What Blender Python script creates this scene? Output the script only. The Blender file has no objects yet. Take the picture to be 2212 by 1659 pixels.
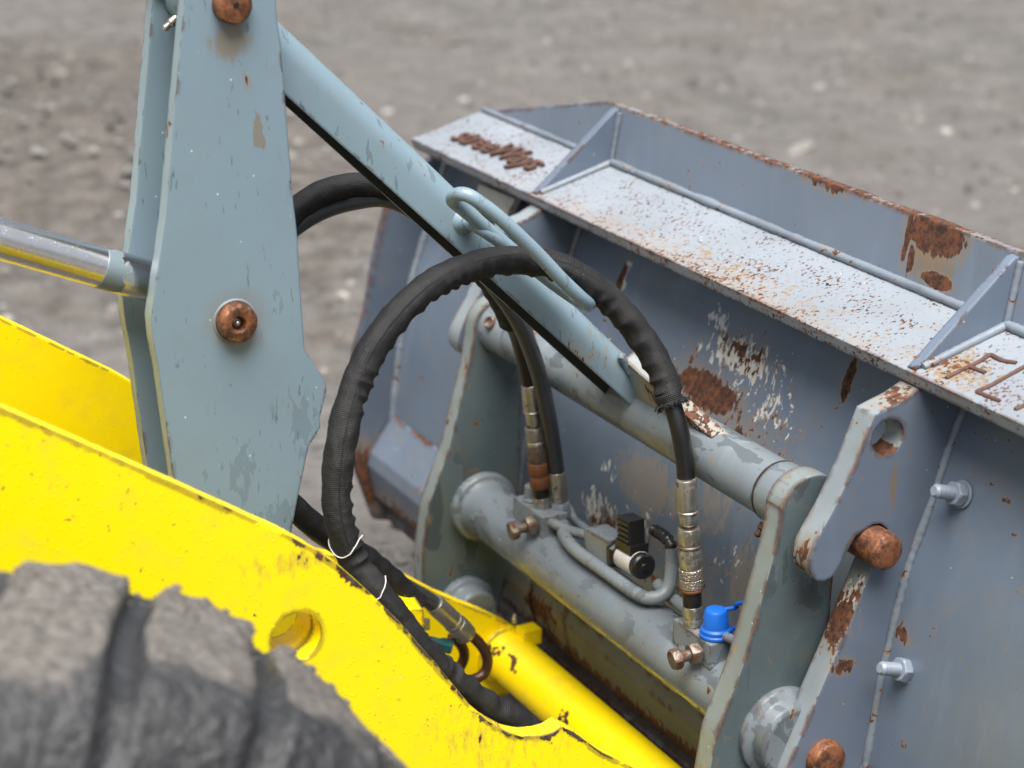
import bpy, bmesh, math, random
from mathutils import Vector, Matrix, noise as mnoise
from math import sin, cos, pi, radians, sqrt, atan2

random.seed(7)
S = bpy.context.scene
COL = S.collection

# ------------------------------------------------------------------ camera
# X = across the machine (towards the camera side), Y = forward, Z = up.
# The origin is the near end of the coupler's upper cross tube.
PW, PH, FPX = 2212.0, 1659.0, 4470.0
PITCH, AZ, DIST = radians(19.9), radians(28.2), 3.6
_h = Vector((-cos(AZ), sin(AZ), 0)); _up = Vector((0, 0, 1)); RT = _h.cross(_up)
FW = _h * cos(PITCH) - _up * sin(PITCH)
UP = _h * sin(PITCH) + _up * cos(PITCH)
def ray(px, py): return FW + RT * ((px - PW / 2) / FPX) - UP * ((py - PH / 2) / FPX)
CAM = -ray(1722, 1085) * DIST
def on(px, py, x):                      # measured point on the plate plane X = x
    d = ray(px, py); return CAM + d * ((x - CAM.x) / d.x)
def onpl(px, py, q, n):                 # measured point on any plane
    d = ray(px, py); n = Vector(n); return CAM + d * ((Vector(q) - CAM).dot(n) / d.dot(n))

cd = bpy.data.cameras.new("camera"); cam = bpy.data.objects.new("camera", cd); COL.objects.link(cam)
cam.matrix_world = Matrix((( RT.x, UP.x, -FW.x, CAM.x), (RT.y, UP.y, -FW.y, CAM.y), (RT.z, UP.z, -FW.z, CAM.z), (0, 0, 0, 1)))
cd.sensor_width = 36.0; cd.lens = FPX / PW * 36.0; cd.clip_start = 0.05; cd.clip_end = 400
cd.dof.use_dof = True; cd.dof.focus_distance = 3.72; cd.dof.aperture_fstop = 2.6
S.camera = cam

# ------------------------------------------------------------------ sky, sun, exposure
SUN_EL, SUN_DIR = radians(70), Vector((0.9, -0.45, 0))      # direction towards the soft sun
wd = bpy.data.worlds.new("World"); S.world = wd; wd.use_nodes = True
wn = wd.node_tree; wn.nodes.clear()
sky = wn.nodes.new('ShaderNodeTexSky'); sky.sky_type = 'NISHITA'; sky.sun_disc = False
sky.sun_elevation = SUN_EL; sky.sun_rotation = atan2(SUN_DIR.x, SUN_DIR.y)
sky.air_density = 1.0; sky.dust_density = 6.0; sky.ozone_density = 1.0
hs = wn.nodes.new('ShaderNodeHueSaturation'); hs.inputs['Saturation'].default_value = 0.5
bg = wn.nodes.new('ShaderNodeBackground'); bg.inputs['Strength'].default_value = 0.05
wo = wn.nodes.new('ShaderNodeOutputWorld')
wn.links.new(sky.outputs[0], hs.inputs['Color']); wn.links.new(hs.outputs[0], bg.inputs[0]); wn.links.new(bg.outputs[0], wo.inputs[0])
sl = bpy.data.lights.new("sun", 'SUN'); sl.energy = 3.0; sl.angle = radians(48); sl.color = (1.0, 0.96, 0.9)
so = bpy.data.objects.new("sun", sl); COL.objects.link(so)
sv = SUN_DIR.normalized() * cos(SUN_EL) + Vector((0, 0, sin(SUN_EL)))
so.rotation_euler = sv.to_track_quat('Z', 'Y').to_euler()
S.view_settings.view_transform = 'Standard'; S.view_settings.look = 'None'
S.view_settings.gamma = 1.0; S.view_settings.exposure = 1.38; S.view_settings.use_curve_mapping = False

GZ = -1.15                              # ground level
# ------------------------------------------------------------------ node helpers
class NB:
    def __init__(s, name):
        s.m = bpy.data.materials.new(name); s.m.use_nodes = True
        s.t = s.m.node_tree; s.t.nodes.clear()
        s.out = s.t.nodes.new('ShaderNodeOutputMaterial')
        s.b = s.t.nodes.new('ShaderNodeBsdfPrincipled'); s.t.links.new(s.b.outputs[0], s.out.inputs[0])
        s.geo = s.t.nodes.new('ShaderNodeNewGeometry'); s.pos = s.geo.outputs['Position']
    def put(s, sock, v):
        if isinstance(v, bpy.types.NodeSocket): s.t.links.new(v, sock)
        elif isinstance(v, (tuple, list)) and sock.type == 'RGBA' and len(v) == 3: sock.default_value = (*v, 1)
        else: sock.default_value = v
    def math(s, op, a, b=0.0, clamp=False):
        n = s.t.nodes.new('ShaderNodeMath'); n.operation = op; n.use_clamp = clamp
        s.put(n.inputs[0], a); s.put(n.inputs[1], b); return n.outputs[0]
    def mul(s, a, b): return s.math('MULTIPLY', a, b)
    def mx(s, a, b): return s.math('MAXIMUM', a, b)
    def sm(s, v, lo, hi):
        n = s.t.nodes.new('ShaderNodeMapRange'); n.interpolation_type = 'SMOOTHSTEP'; n.clamp = True
        s.put(n.inputs[0], v); n.inputs[1].default_value = lo; n.inputs[2].default_value = hi; return n.outputs[0]
    def lin(s, v, a0, a1, b0, b1):
        n = s.t.nodes.new('ShaderNodeMapRange'); n.clamp = True; s.put(n.inputs[0], v)
        for i, q in enumerate((a0, a1, b0, b1)): n.inputs[i + 1].default_value = q
        return n.outputs[0]
    def mix(s, f, a, b):
        n = s.t.nodes.new('ShaderNodeMix'); n.data_type = 'RGBA'
        s.put(n.inputs[0], f); s.put(n.inputs[6], a); s.put(n.inputs[7], b); return n.outputs[2]
    def mixf(s, f, a, b):
        n = s.t.nodes.new('ShaderNodeMix'); n.data_type = 'FLOAT'
        s.put(n.inputs[0], f); s.put(n.inputs[2], a); s.put(n.inputs[3], b); return n.outputs[0]
    def vec(s, op, a, b):
        n = s.t.nodes.new('ShaderNodeVectorMath'); n.operation = op; s.put(n.inputs[0], a); s.put(n.inputs[1], b)
        return n.outputs['Value'] if op in ('LENGTH', 'DOT_PRODUCT', 'DISTANCE') else n.outputs[0]
    def noise(s, scale, detail=4, vec=None, dist=0.0, rough=0.55, stretch=None, off=(0, 0, 0)):
        v = vec or s.pos
        if stretch: v = s.vec('MULTIPLY', v, stretch)
        if off != (0, 0, 0): v = s.vec('ADD', v, off)
        n = s.t.nodes.new('ShaderNodeTexNoise'); s.t.links.new(v, n.inputs['Vector'])
        n.inputs['Scale'].default_value = scale; n.inputs['Detail'].default_value = detail
        n.inputs['Roughness'].default_value = rough; n.inputs['Distortion'].default_value = dist
        return n.outputs['Fac']
    def voro(s, scale, vec=None, feature='F1', stretch=None):
        v = vec or s.pos
        if stretch: v = s.vec('MULTIPLY', v, stretch)
        n = s.t.nodes.new('ShaderNodeTexVoronoi'); n.feature = feature; s.t.links.new(v, n.inputs['Vector'])
        n.inputs['Scale'].default_value = scale; return n.outputs
    def bump(s, h, strength=0.3, dist=0.002, nrm=None):
        n = s.t.nodes.new('ShaderNodeBump'); n.inputs['Strength'].default_value = strength; n.inputs['Distance'].default_value = dist
        s.put(n.inputs['Height'], h)
        if nrm is not None: s.put(n.inputs['Normal'], nrm)
        return n.outputs[0]
    def bevel(s, r):
        n = s.t.nodes.new('ShaderNodeBevel'); n.samples = 4; n.inputs['Radius'].default_value = r; return n.outputs[0]
    def set(s, **k):
        names = dict(color='Base Color', rough='Roughness', metal='Metallic', normal='Normal', coat='Coat Weight', coatr='Coat Roughness', spec='Specular IOR Level')
        for a, v in k.items(): s.put(s.b.inputs[names[a]], v)
        return s.m

RUST_D, RUST_L = (0.026, 0.011, 0.008), (0.145, 0.053, 0.023)

def paint(name, base, rough=0.38, mott=0.12, spots=(38, 0.70), fine=None, edge=0.6, edge_r=0.006, streak=0.0, wet=None,
          patches=(), chalk=0.0, drops=False, grime_shade=(0.16, 0.13, 0.09), grime_amt=0.25, bumpy=0.12):
    """Weathered paint on steel: mottling, rust freckles, worn edges, dirt runs, patches where the paint has come off."""
    k = NB(name)
    big = k.noise(3.5, 5); mid = k.noise(17, 6); finen = k.noise(110, 4)
    c = k.mix(k.lin(big, 0.3, 0.7, 0, 1), tuple(x * (1 - mott) for x in base), tuple(min(1, x * (1 + mott)) for x in base))
    c = k.mix(k.mul(k.sm(mid, 0.48, 0.75), grime_amt), c, grime_shade)
    if streak:                                                # pale dried runs down the plate
        st = k.noise(14, 4, stretch=(1, 1, 0.09)); c = k.mix(k.mul(k.sm(st, 0.54, 0.74), streak), c, tuple(min(1, x * 1.55 + 0.03) for x in base))
    rgh = k.mixf(k.sm(mid, 0.35, 0.7), rough, rough + 0.14)
    if wet:                                                   # short wet marks: darker, glossier
        sc, th, dk, stretch = wet
        w = k.mul(k.sm(k.noise(sc, 3, stretch=stretch, dist=0.4, off=(3, 1, 7)), th, th + 0.025), k.sm(k.noise(5, 2, off=(9, 4, 2)), 0.36, 0.55))
        c = k.mix(k.mul(w, dk), c, tuple(x * 0.28 for x in base)); rgh = k.mixf(w, rgh, 0.12)
    if chalk:                                                 # pale oxidised bloom
        c = k.mix(k.mul(k.sm(k.noise(9, 5, off=(1, 8, 3)), 0.45, 0.7), chalk), c, (0.62, 0.62, 0.62))
    rust = None; pale = None; warm = None
    if spots:
        sp = k.noise(spots[0], 5, dist=0.6, off=(5, 2, 1)); sp = k.math('ADD', sp, k.mul(k.math('SUBTRACT', big, 0.5), 0.18))
        rust = k.sm(sp, spots[1], spots[1] + 0.02); warm = k.mul(k.sm(sp, spots[1] - 0.07, spots[1] + 0.02), 0.5)
    if fine:
        sc, th = fine[:2]; stc = fine[2] if len(fine) > 2 else (1, 1, 1)
        f = k.noise(sc, 3, stretch=stc, off=(2, 2, 5)); f = k.math('ADD', f, k.mul(k.math('SUBTRACT', k.noise(12, 3), 0.5), 0.35))
        fm = k.sm(f, th, th + 0.035); rust = k.mx(rust, fm) if rust else fm
    pn = k.noise(30, 4, stretch=(1, 1, 0.45), dist=0.5, off=(6, 6, 0)); pnf = k.noise(95, 4, stretch=(1, 1, 0.38), off=(0, 6, 0)); pnw = k.noise(75, 4, stretch=(1, 1, 0.5), dist=0.8, off=(8, 1, 4))
    for p in patches:
        ctr, rad, kind, amp = p[:4]; sharp = p[4] if len(p) > 4 else 0.06; lo = p[5] if len(p) > 5 else 0.0
        d = k.vec('SUBTRACT', k.pos, ctr); d = k.vec('DIVIDE', d, rad); ln = k.vec('LENGTH', d, (0, 0, 0))
        e = k.math('ADD', k.math('SUBTRACT', 1.0 - lo, ln), k.mul(k.math('SUBTRACT', pn, 0.5), amp * 2.2))
        e = k.math('ADD', e, k.mul(k.math('SUBTRACT', pnw if kind == 'white' else pnf, 0.5), amp * 4.0)); msk = k.sm(e, 0.0, sharp)
        if kind == 'rust':
            rust = k.mx(rust, msk) if rust else msk
            h = k.mul(k.sm(e, -0.55, 0.05), 0.42); warm = k.mx(warm, h) if warm else h
        elif kind == 'white': pale = k.mx(pale, msk) if pale else msk
        elif kind == 'tan': c = k.mix(k.mul(msk, 0.65), c, (0.24, 0.205, 0.17)); rgh = k.mixf(msk, rgh, 0.6)
        elif kind == 'stain': c = k.mix(k.mul(msk, 0.55), c, (0.2, 0.12, 0.03))
        elif kind == 'dark': c = k.mix(k.mul(msk, 0.26), c, tuple(x * 0.35 for x in base)); rgh = k.mixf(msk, rgh, 0.15)
    if pale: c = k.mix(pale, c, (0.55, 0.56, 0.55))
    nb = k.bevel(edge_r)
    if edge:
        em = k.math('SUBTRACT', 1.0, k.vec('DOT_PRODUCT', k.bevel(edge_r * 2.3), k.geo.outputs['True Normal']))
        en = k.math('ADD', k.mul(k.math('SUBTRACT', k.noise(38, 5, off=(4, 0, 9)), 0.5), 2.4), k.mul(k.math('SUBTRACT', k.noise(8, 2, off=(1, 7, 2)), 0.5), 2.4)); en = k.math('ADD', en, k.mul(k.sm(em, 0.0, 0.15), 0.55))
        e2 = k.mul(k.sm(em, 0.006, 0.012), k.sm(en, 1.02 - edge * 0.78, 1.07 - edge * 0.78))
        rust = k.mx(rust, e2) if rust else e2
    if warm: c = k.mix(warm, c, (0.26, 0.17, 0.07))
    vs = k.voro(55); c = k.mix(k.mul(k.sm(vs['Distance'], 0.12, 0.04), k.sm(k.vec('LENGTH', vs['Color'], (0, 0, 0)), 1.34, 1.38)), c, (0.7, 0.7, 0.68))
    rc = k.mix(k.sm(k.noise(70, 5, rough=0.7), 0.35, 0.68), RUST_D, RUST_L)
    c = k.mix(rust, c, rc); rgh = k.mixf(rust, rgh, 0.85)
    hgt = k.math('ADD', k.mul(mid, 0.5), k.mul(finen, 0.12)); hgt = k.math('SUBTRACT', hgt, k.mul(rust, k.lin(k.noise(130, 4), 0.3, 0.7, 0.15, 0.6)))
    if pale: hgt = k.math('SUBTRACT', hgt, k.mul(pale, 0.35))
    nr = k.bump(hgt, bumpy, 0.006, nb)
    if drops:                                                 # rain beads standing on the paint
        vo = k.voro(120); r_ = k.vec('LENGTH', vo['Color'], (0, 0, 0)); dm = k.mul(k.sm(vo['Distance'], 0.34, 0.12), k.sm(r_, 1.12, 1.2))
        nr = k.bump(dm, 0.3, 0.0012, nr); rgh = k.mixf(dm, rgh, 0.08)
    return k.set(color=c, rough=rgh, normal=nr)

def simple(name, col, rough=0.5, metal=0.0, var=0.2, scale=40, bump=0.1, dirt=None):
    k = NB(name); n = k.noise(scale, 5); c = k.mix(n, tuple(x * (1 - var) for x in col), tuple(min(1, x * (1 + var)) for x in col))
    r = k.mixf(k.noise(scale * 0.6, 4, off=(3, 3, 3)), rough * 0.75, min(1, rough * 1.3))
    if dirt:
        d = k.sm(k.noise(scale * 0.8, 5, off=(7, 1, 1)), dirt[1], dirt[1] + 0.12); c = k.mix(d, c, dirt[0]); r = k.mixf(d, r, 0.8)
        met = k.mixf(d, metal, 0.0)
    else: met = metal
    return k.set(color=c, rough=r, metal=met, normal=k.bump(k.noise(scale * 3, 4), bump, 0.002, k.bevel(0.0025)))

# ------------------------------------------------------------------ mesh helpers
def mesh_obj(name, verts, faces, mat, parent=None, smooth=False, uvs=None, origin=None):
    L = parent_loc(parent) if parent else (Vector(origin) if origin is not None else Vector((0, 0, 0)))
    me = bpy.data.meshes.new(name); me.from_pydata([Vector(v) - L for v in verts], [], faces)
    bm = bmesh.new(); bm.from_mesh(me); bmesh.ops.recalc_face_normals(bm, faces=bm.faces); bm.to_mesh(me); bm.free()
    if uvs is not None:
        ul = me.uv_layers.new(name="UVMap")
        for lp in me.loops: ul.data[lp.index].uv = uvs[lp.vertex_index]
    me.materials.append(mat)
    if smooth:
        me.polygons.foreach_set('use_smooth', [True] * len(me.polygons))
        if smooth is not True: me.set_sharp_from_angle(angle=radians(smooth))
    o = bpy.data.objects.new(name, me); COL.objects.link(o)
    if parent: o.parent = parent
    elif origin is not None: o.location = L
    return o
def parent_loc(p):
    v = Vector((0, 0, 0))
    while p: v += p.location; p = p.parent
    return v
def tag(o, label, cat=None, group=None, kind=None):
    if label: o["label"] = label
    if cat: o["category"] = cat
    if group: o["group"] = group
    if kind: o["kind"] = kind
    return o
def thing(name, loc, label, cat, group=None):
    o = bpy.data.objects.new(name, None); o.empty_display_size = 0.05; o.location = loc; COL.objects.link(o)
    return tag(o, label, cat, group)

def fillpoly(outline, holes=()):
    bm = bmesh.new(); loops = []
    for lp in [outline] + list(holes):
        vs = [bm.verts.new((p[0], p[1], 0)) for p in lp]; loops.append(vs)
        for i in range(len(vs)): bm.edges.new((vs[i], vs[(i + 1) % len(vs)]))
    bm.verts.index_update()
    bmesh.ops.triangle_fill(bm, edges=bm.edges[:], use_beauty=True, use_dissolve=False)
    bm.verts.index_update(); tris = [[v.index for v in f.verts] for f in bm.faces]
    bm.free(); return tris
def prism(name, outline, frame, depth, mat, parent=None, holes=(), smooth=35, origin=None, rim=None):
    """outline (u,v) in a plane given by frame(u,v,w); w from depth[0] to depth[1]."""
    outline = list(outline); holes = [list(h) for h in holes]
    tris = fillpoly(outline, holes); pts = outline + [p for h in holes for p in h]; n = len(pts)
    V = [frame(p[0], p[1], depth[0]) for p in pts] + [frame(p[0], p[1], depth[1]) for p in pts]
    Fc = [t for t in tris] + [[i + n for i in reversed(t)] for t in tris]; b = 0
    for lp in [outline] + holes:
        m = len(lp)
        for i in range(m): j = (i + 1) % m; Fc.append([b + i, b + j, b + j + n, b + i + n])
        b += m
    o = mesh_obj(name, V, Fc, mat, parent, smooth, None, origin)
    if rim:
        o.data.materials.append(rim)
        for p in o.data.polygons:
            if p.index >= 2 * len(tris): p.material_index = 1
    return o
def plate(name, yz, x0, x1, mat, parent=None, holes=(), smooth=35, origin=None, rim=None):
    return prism(name, yz, lambda u, v, w: (w, u, v), (x0, x1), mat, parent, holes, smooth, origin, rim)
def circ(c, r, n=28, a0=0.0, a1=2 * pi, full=True):
    m = n if full else n + 1
    return [(c[0] + r * cos(a0 + (a1 - a0) * i / n), c[1] + r * sin(a0 + (a1 - a0) * i / n)) for i in range(m)]
def jag(pts, step=0.02, amp=0.0012, seed=0):
    """cut steel is never a ruled line: resample a closed outline and wander a little."""
    out = []
    for i, p in enumerate(pts):
        q = pts[(i + 1) % len(pts)]; L = sqrt((q[0] - p[0]) ** 2 + (q[1] - p[1]) ** 2); m = max(1, int(L / step))
        for j in range(m):
            t = j / m; x, y = p[0] + (q[0] - p[0]) * t, p[1] + (q[1] - p[1]) * t
            if j: x += amp * mnoise.noise((x * 40, y * 40, seed)); y += amp * mnoise.noise((x * 40, y * 40, seed + 9))
            out.append((x, y))
    return out
def crom(pts, n=10, closed=False):
    P = [Vector(p) for p in pts]; out = []; m = len(P)
    for i in range(m if closed else m - 1):
        a = P[(i - 1) % m] if closed or i else P[0] * 2 - P[1]; b = P[i]; c = P[(i + 1) % m]
        d = P[(i + 2) % m] if closed or i + 2 < m else P[-1] * 2 - P[-2]
        for k in range(n):
            t = k / n
            out.append(0.5 * ((2 * b) + (c - a) * t + (2 * a - 5 * b + 4 * c - d) * t * t + (3 * b - a - 3 * c + d) * t ** 3))
    if not closed: out.append(P[-1])
    return out
def frames(P, closed=False):
    T = []
    for i in range(len(P)):
        a = P[i - 1] if (i or closed) else P[0]; b = P[(i + 1) % len(P)] if (i + 1 < len(P) or closed) else P[-1]
        T.append((b - a).normalized())
    N = T[0].orthogonal().normalized(); out = []
    up = Vector((0, 0, 1))
    N = up - T[0] * up.dot(T[0]); N = N.normalized() if N.length > 0.1 else T[0].orthogonal().normalized()
    for i in range(len(P)):
        N = (N - T[i] * N.dot(T[i])).normalized(); out.append((T[i], N, T[i].cross(N)))
    return out
def tube(name, pts, r, mat, parent=None, seg=16, closed=False, cap=True, origin=None, smooth=True):
    """r: number or f(s, angle, i)"""
    P = [Vector(p) for p in pts]; F = frames(P, closed); V = []; U = []; Fc = []; s = 0.0
    for i, p in enumerate(P):
        if i: s += (p - P[i - 1]).length
        for j in range(seg):
            a = 2 * pi * j / seg; rr = r(s, a, i) if callable(r) else r
            V.append(p + (F[i][1] * cos(a) + F[i][2] * sin(a)) * rr); U.append((s, j / seg))
    n = len(P)
    for i in range(n if closed else n - 1):
        k = (i + 1) % n
        for j in range(seg): l = (j + 1) % seg; Fc.append((i * seg + j, i * seg + l, k * seg + l, k * seg + j))
    if cap and not closed: Fc.append(list(range(seg))); Fc.append([(n - 1) * seg + j for j in range(seg)])
    return mesh_obj(name, V, Fc, mat, parent, 50 if smooth is True else smooth, U, origin)
def lathe(name, p0, p1, prof, mat, parent=None, seg=24, smooth=32, rot=0.0, origin=None, cap=True):
    """profile [(t, r)] along p0->p1 (t in metres from p0)"""
    p0 = Vector(p0); ax = (Vector(p1) - p0).normalized(); up = Vector((0, 0, 1)) if abs(ax.z) < 0.9 else Vector((0, 1, 0))
    N = (up - ax * up.dot(ax)).normalized(); B = ax.cross(N); V = []; Fc = []
    for (t, r) in prof:
        for j in range(seg):
            a = 2 * pi * j / seg + rot; V.append(p0 + ax * t + (N * cos(a) + B * sin(a)) * max(r, 1e-4))
    for i in range(len(prof) - 1):
        for j in range(seg): l = (j + 1) % seg; Fc.append((i * seg + j, i * seg + l, (i + 1) * seg + l, (i + 1) * seg + j))
    if cap: Fc.append(list(range(seg))); Fc.append([(len(prof) - 1) * seg + j for j in range(seg)])
    return mesh_obj(name, V, Fc, mat, parent, smooth, None, origin)
def hexa(name, p0, p1, r, h, mat, parent=None, rot=0.3):
    """hexagon nut/head with turned chamfers"""
    p0 = Vector(p0); ax = (Vector(p1) - p0).normalized(); up = Vector((0, 0, 1)) if abs(ax.z) < 0.9 else Vector((0, 1, 0))
    N = (up - ax * up.dot(ax)).normalized(); B = ax.cross(N); V = []; Fc = []; seg = 24
    rows = [(0, 0.86, 1), (h * 0.12, 1, 0), (h * 0.88, 1, 0), (h, 0.86, 1)]
    for t, q, rd in rows:
        for j in range(seg):
            a = 2 * pi * j / seg; am = ((a + pi / 6) % (pi / 3)) - pi / 6; hexr = r * cos(pi / 6) / cos(am)
            tt = t
            if rd: rr = r * 0.86
            else:
                rr = hexr; f = (hexr / r - 0.866) / 0.134; tt = t + (1 if t < h / 2 else -1) * 0.10 * h * f
            V.append(p0 + ax * tt + (N * cos(a + rot) + B * sin(a + rot)) * rr)
    for i in range(3):
        for j in range(seg): l = (j + 1) % seg; Fc.append((i * seg + j, i * seg + l, (i + 1) * seg + l, (i + 1) * seg + j))
    Fc.append(list(range(seg))); Fc.append([3 * seg + j for j in range(seg)])
    return mesh_obj(name, V, Fc, mat, parent, 20)
def weld(name, pts, r, mat, parent, seed=0, step=0.006):
    P = crom(pts, 6) if len(pts) > 2 else [Vector(pts[0]).lerp(Vector(pts[1]), i / 20) for i in range(21)]
    Q = [P[0]]; 
    for a, b in zip(P, P[1:]):
        m = max(1, int((b - a).length / step))
        for i in range(1, m + 1): Q.append(a.lerp(b, i / m))
    return tube(name, Q, lambda s, a, i: r * (0.9 + 0.07 * abs(sin(s * 190)) + 0.34 * mnoise.noise((s * 14, seed, 0)) + 0.16 * mnoise.noise((s * 90, a, seed))), mat, parent, 10)
def box(name, c, ax, ay, az, hx, hy, hz, mat, parent=None):
    c = Vector(c); V = [c + ax * (hx * i) + ay * (hy * j) + az * (hz * k) for i in (-1, 1) for j in (-1, 1) for k in (-1, 1)]
    Fc = [(0, 1, 3, 2), (4, 6, 7, 5), (0, 4, 5, 1), (2, 3, 7, 6), (0, 2, 6, 4), (1, 5, 7, 3)]
    return mesh_obj(name, V, Fc, mat, parent)
EX, EY, EZ = Vector((1, 0, 0)), Vector((0, 1, 0)), Vector((0, 0, 1))

# ------------------------------------------------------------------ materials
GREY = (0.186, 0.265, 0.326)
BLUE = (0.115, 0.150, 0.205)
M = {}
M['lever'] = paint('lever_paint', GREY, 0.36, 0.05, (30, 0.80), edge=0.25, wet=(85, 0.66, 0.5, (1, 1.5, 0.25)), grime_amt=0.1, bumpy=0.06,
    patches=[((-.44, -.838, .805), (.04, .05, .05), 'stain', .2, .5, .15), ((-.44, -.815, .74), (.03, .02, .04), 'rust', .4, .05, .85), ((-.44, -.80, .655), (.02, .014, .045), 'stain', .5, .1, .3), ((-.44, -.85, .335), (.1, .075, .075), 'stain', .12, .9),
             ((-.44, -.86, .06), (.2, .13, .14), 'dark', .5, .06, .75), ((-.44, -.74, .13), (.2, .05, .09), 'dark', .5, .06, .55), ((-.44, -.8, -.05), (.2, .06, .06), 'dark', .5, .06, .3), ((-.44, -.77, .38), (.2, .05, .12), 'dark', .5, .06, .95)])
M['link'] = paint('link_paint', (0.19, 0.27, 0.325), 0.28, 0.05, (42, 0.72), edge=0.4, wet=(46, 0.62, 0.42, (1, 1.4, 0.4)), grime_amt=0.1, bumpy=0.08,
    patches=[((-.5, -.15, .12), (.2, .17, .14), 'rust', .5, .04, 1.0), ((-.5, -.1, .08), (.2, .16, .14), 'white', .4, .04, 1.1)])
M['gussetw'] = paint('worn_gusset_paint', (0.24, 0.27, 0.28), 0.4, 0.1, (40, 0.66), edge=0.85, grime_amt=0.2, patches=[((-.3, -.05, .06), (.3, .2, .1), 'rust', .5, .04, .75)])
M['coupler'] = paint('coupler_paint', (0.08, 0.108, 0.118), 0.27, 0.16, (28, 0.695), edge=0.68, edge_r=0.008, wet=(13, 0.56, 0.4, (1, 1.2, 0.6)), grime_amt=0.25)
M['couptube'] = paint('coupler_tube_paint', (0.15, 0.178, 0.20), 0.2, 0.15, (30, 0.70), edge=0.3, wet=(20, 0.56, 0.5, (0.7, 1.5, 0.8)), grime_amt=0.2, streak=0.3, fine=(90, 0.70),
    patches=[((-.93, -.03, .03), (.06, .09, .09), 'rust', .5, .04, .75)])
BP = [((-.5, .2, .03), (.55, .3, .22), 'white', .5, .03, 1.12), ((-.5, .2, .0), (.6, .3, .24), 'rust', .5, .03, 1.1), ((-.55, .11, -.32), (.6, .3, .2), 'white', .5, .03, 1.1), ((-.55, .1, -.36), (.6, .3, .16), 'rust', .5, .03, 1.1),
      ((-.575, .19, -.012), (.115, .09, .036), 'rust', .3), ((-.45, .18, -.06), (.16, .1, .08), 'rust', .5, .04, .75), ((-.66, .19, .05), (.04, .06, .09), 'rust', .5, .04, .75), ((-.3, .18, -.08), (.2, .12, .09), 'rust', .5, .04, .95),
      ((-.50, .215, .075), (.20, .1, .07), 'white', .5, .03, .52), ((-.36, .19, .03), (.30, .14, .14), 'white', .5, .03, .92), ((-.6, .235, .12), (.13, .1, .06), 'white', .5, .03, .8),
      ((-.50, .215, .085), (.2, .1, .08), 'rust', .5, .03, .78),
      ((-.97, .235, .11), (.03, .09, .08), 'white', .5, .03, .6), ((-.69, .115, -.24), (.15, .09, .075), 'tan', .3, .25, .1), ((-.87, .10, -.36), (.14, .1, .10), 'white', .5, .03, .75),
      ((-.75, .10, -.36), (.16, .1, .09), 'white', .5, .03, .8), ((-.78, .10, -.38), (.22, .1, .06), 'rust', .5, .03, .7), ((-.3, .1, -.30), (.08, .1, .1), 'tan', .4, .1, .2), ((-.22, .1, -.37), (.09, .1, .06), 'white', .5, .03, .65), ((-.84, .11, -.26), (.12, .1, .07), 'white', .35, .03, .85),
      ((-.62, .1, -.42), (.5, .12, .06), 'rust', .5, .03, .95), ((-.98, .235, .10), (.012, .08, .045), 'rust', .4), ((-.18, .235, .13), (.014, .06, .04), 'rust', .35), ((.15, .14, -.22), (.03, .08, .03), 'rust', .5, .04, .5), ((.40, .1, -.3), (.25, .25, .3), 'tan', .25, 1.6, .55), ((-.45, .11, -.2), (.14, .1, .12), 'tan', .35, .3, .45), ((-.35, .11, -.27), (.16, .1, .12), 'white', .45, .03, 1.0)]
M['back'] = paint('bucket_back_paint', BLUE, 0.3, 0.12, (44, 0.70), edge=0.2, patches=BP, grime_amt=0.2, streak=0.2, bumpy=0.08)
M['bucket'] = paint('bucket_paint', BLUE, 0.34, 0.12, (40, 0.705), edge=0.6, edge_r=0.007, grime_amt=0.15, streak=0.12)
M['shelf'] = paint('bucket_shelf_paint', (0.225, 0.255, 0.295), 0.27, 0.1, (70, 0.72), fine=(150, 0.60, (1.0, 0.7, 1.0)), edge=0.8, grime_amt=0.12, bumpy=0.05,
    patches=[((-.55, .15, .25), (1.7, .16, .08), 'rust', .38, .05, .98), ((-.55, .2, .27), (1.7, .16, .08), 'stain', .5, .1, 1.0), ((.15, .2, .26), (.16, .12, .06), 'stain', .5, .1, .6), ((.14, .2, .26), (.16, .12, .06), 'rust', .5, .05, .9)])
M['lip'] = paint('bucket_lip_paint', (0.145, 0.182, 0.238), 0.33, 0.08, (44, 0.70), edge=0.8, edge_r=0.009, grime_amt=0.12, streak=0.12, bumpy=0.06,
    patches=[((-.115, .365, .405), (.075, .06, .042), 'rust', .22), ((-.09, .35, .327), (.042, .04, .014), 'rust', .25), ((-.19, .36, .385), (.008, .04, .06), 'rust', .3), ((-.17, .355, .345), (.01, .04, .03), 'rust', .3),
             ((-.12, .36, .355), (.08, .06, .05), 'stain', .3, .5), ((-.55, .37, .437), (1.4, .06, .02), 'rust', .4, .04, .42), ((-.55, .37, .44), (1.4, .06, .06), 'stain', .45, .3, .7), ((-.45, .37, .43), (.1, .06, .03), 'rust', .45, .04, .4)])
M['heel'] = paint('bucket_heel_paint', (0.115, 0.132, 0.155), 0.55, 0.15, (30, 0.68), edge=0.9, edge_r=0.012, grime_amt=0.35,
    patches=[((-.6, .03, -.70), (1.6, .15, .05), 'rust', .5, .04, .3), ((-.95, .03, -.62), (.14, .1, .06), 'rust', .5, .04, .5)])
M['heel_end'] = paint('bucket_heel_end_paint', (0.10, 0.128, 0.17), 0.45, 0.12, (34, 0.69), edge=0.6, edge_r=0.01, grime_amt=0.2,
    patches=[((-1.5, .03, -.69), (.6, .15, .05), 'rust', .5, .04, .45)])
M['sidepl'] = paint('bucket_side_paint', (0.085, 0.108, 0.15), 0.38, 0.1, (22, 0.75), edge=0.85, edge_r=0.014, grime_amt=0.2,
    patches=[((-1.85, .0, -.64), (.2, .2, .09), 'rust', .35, .3)])
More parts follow.
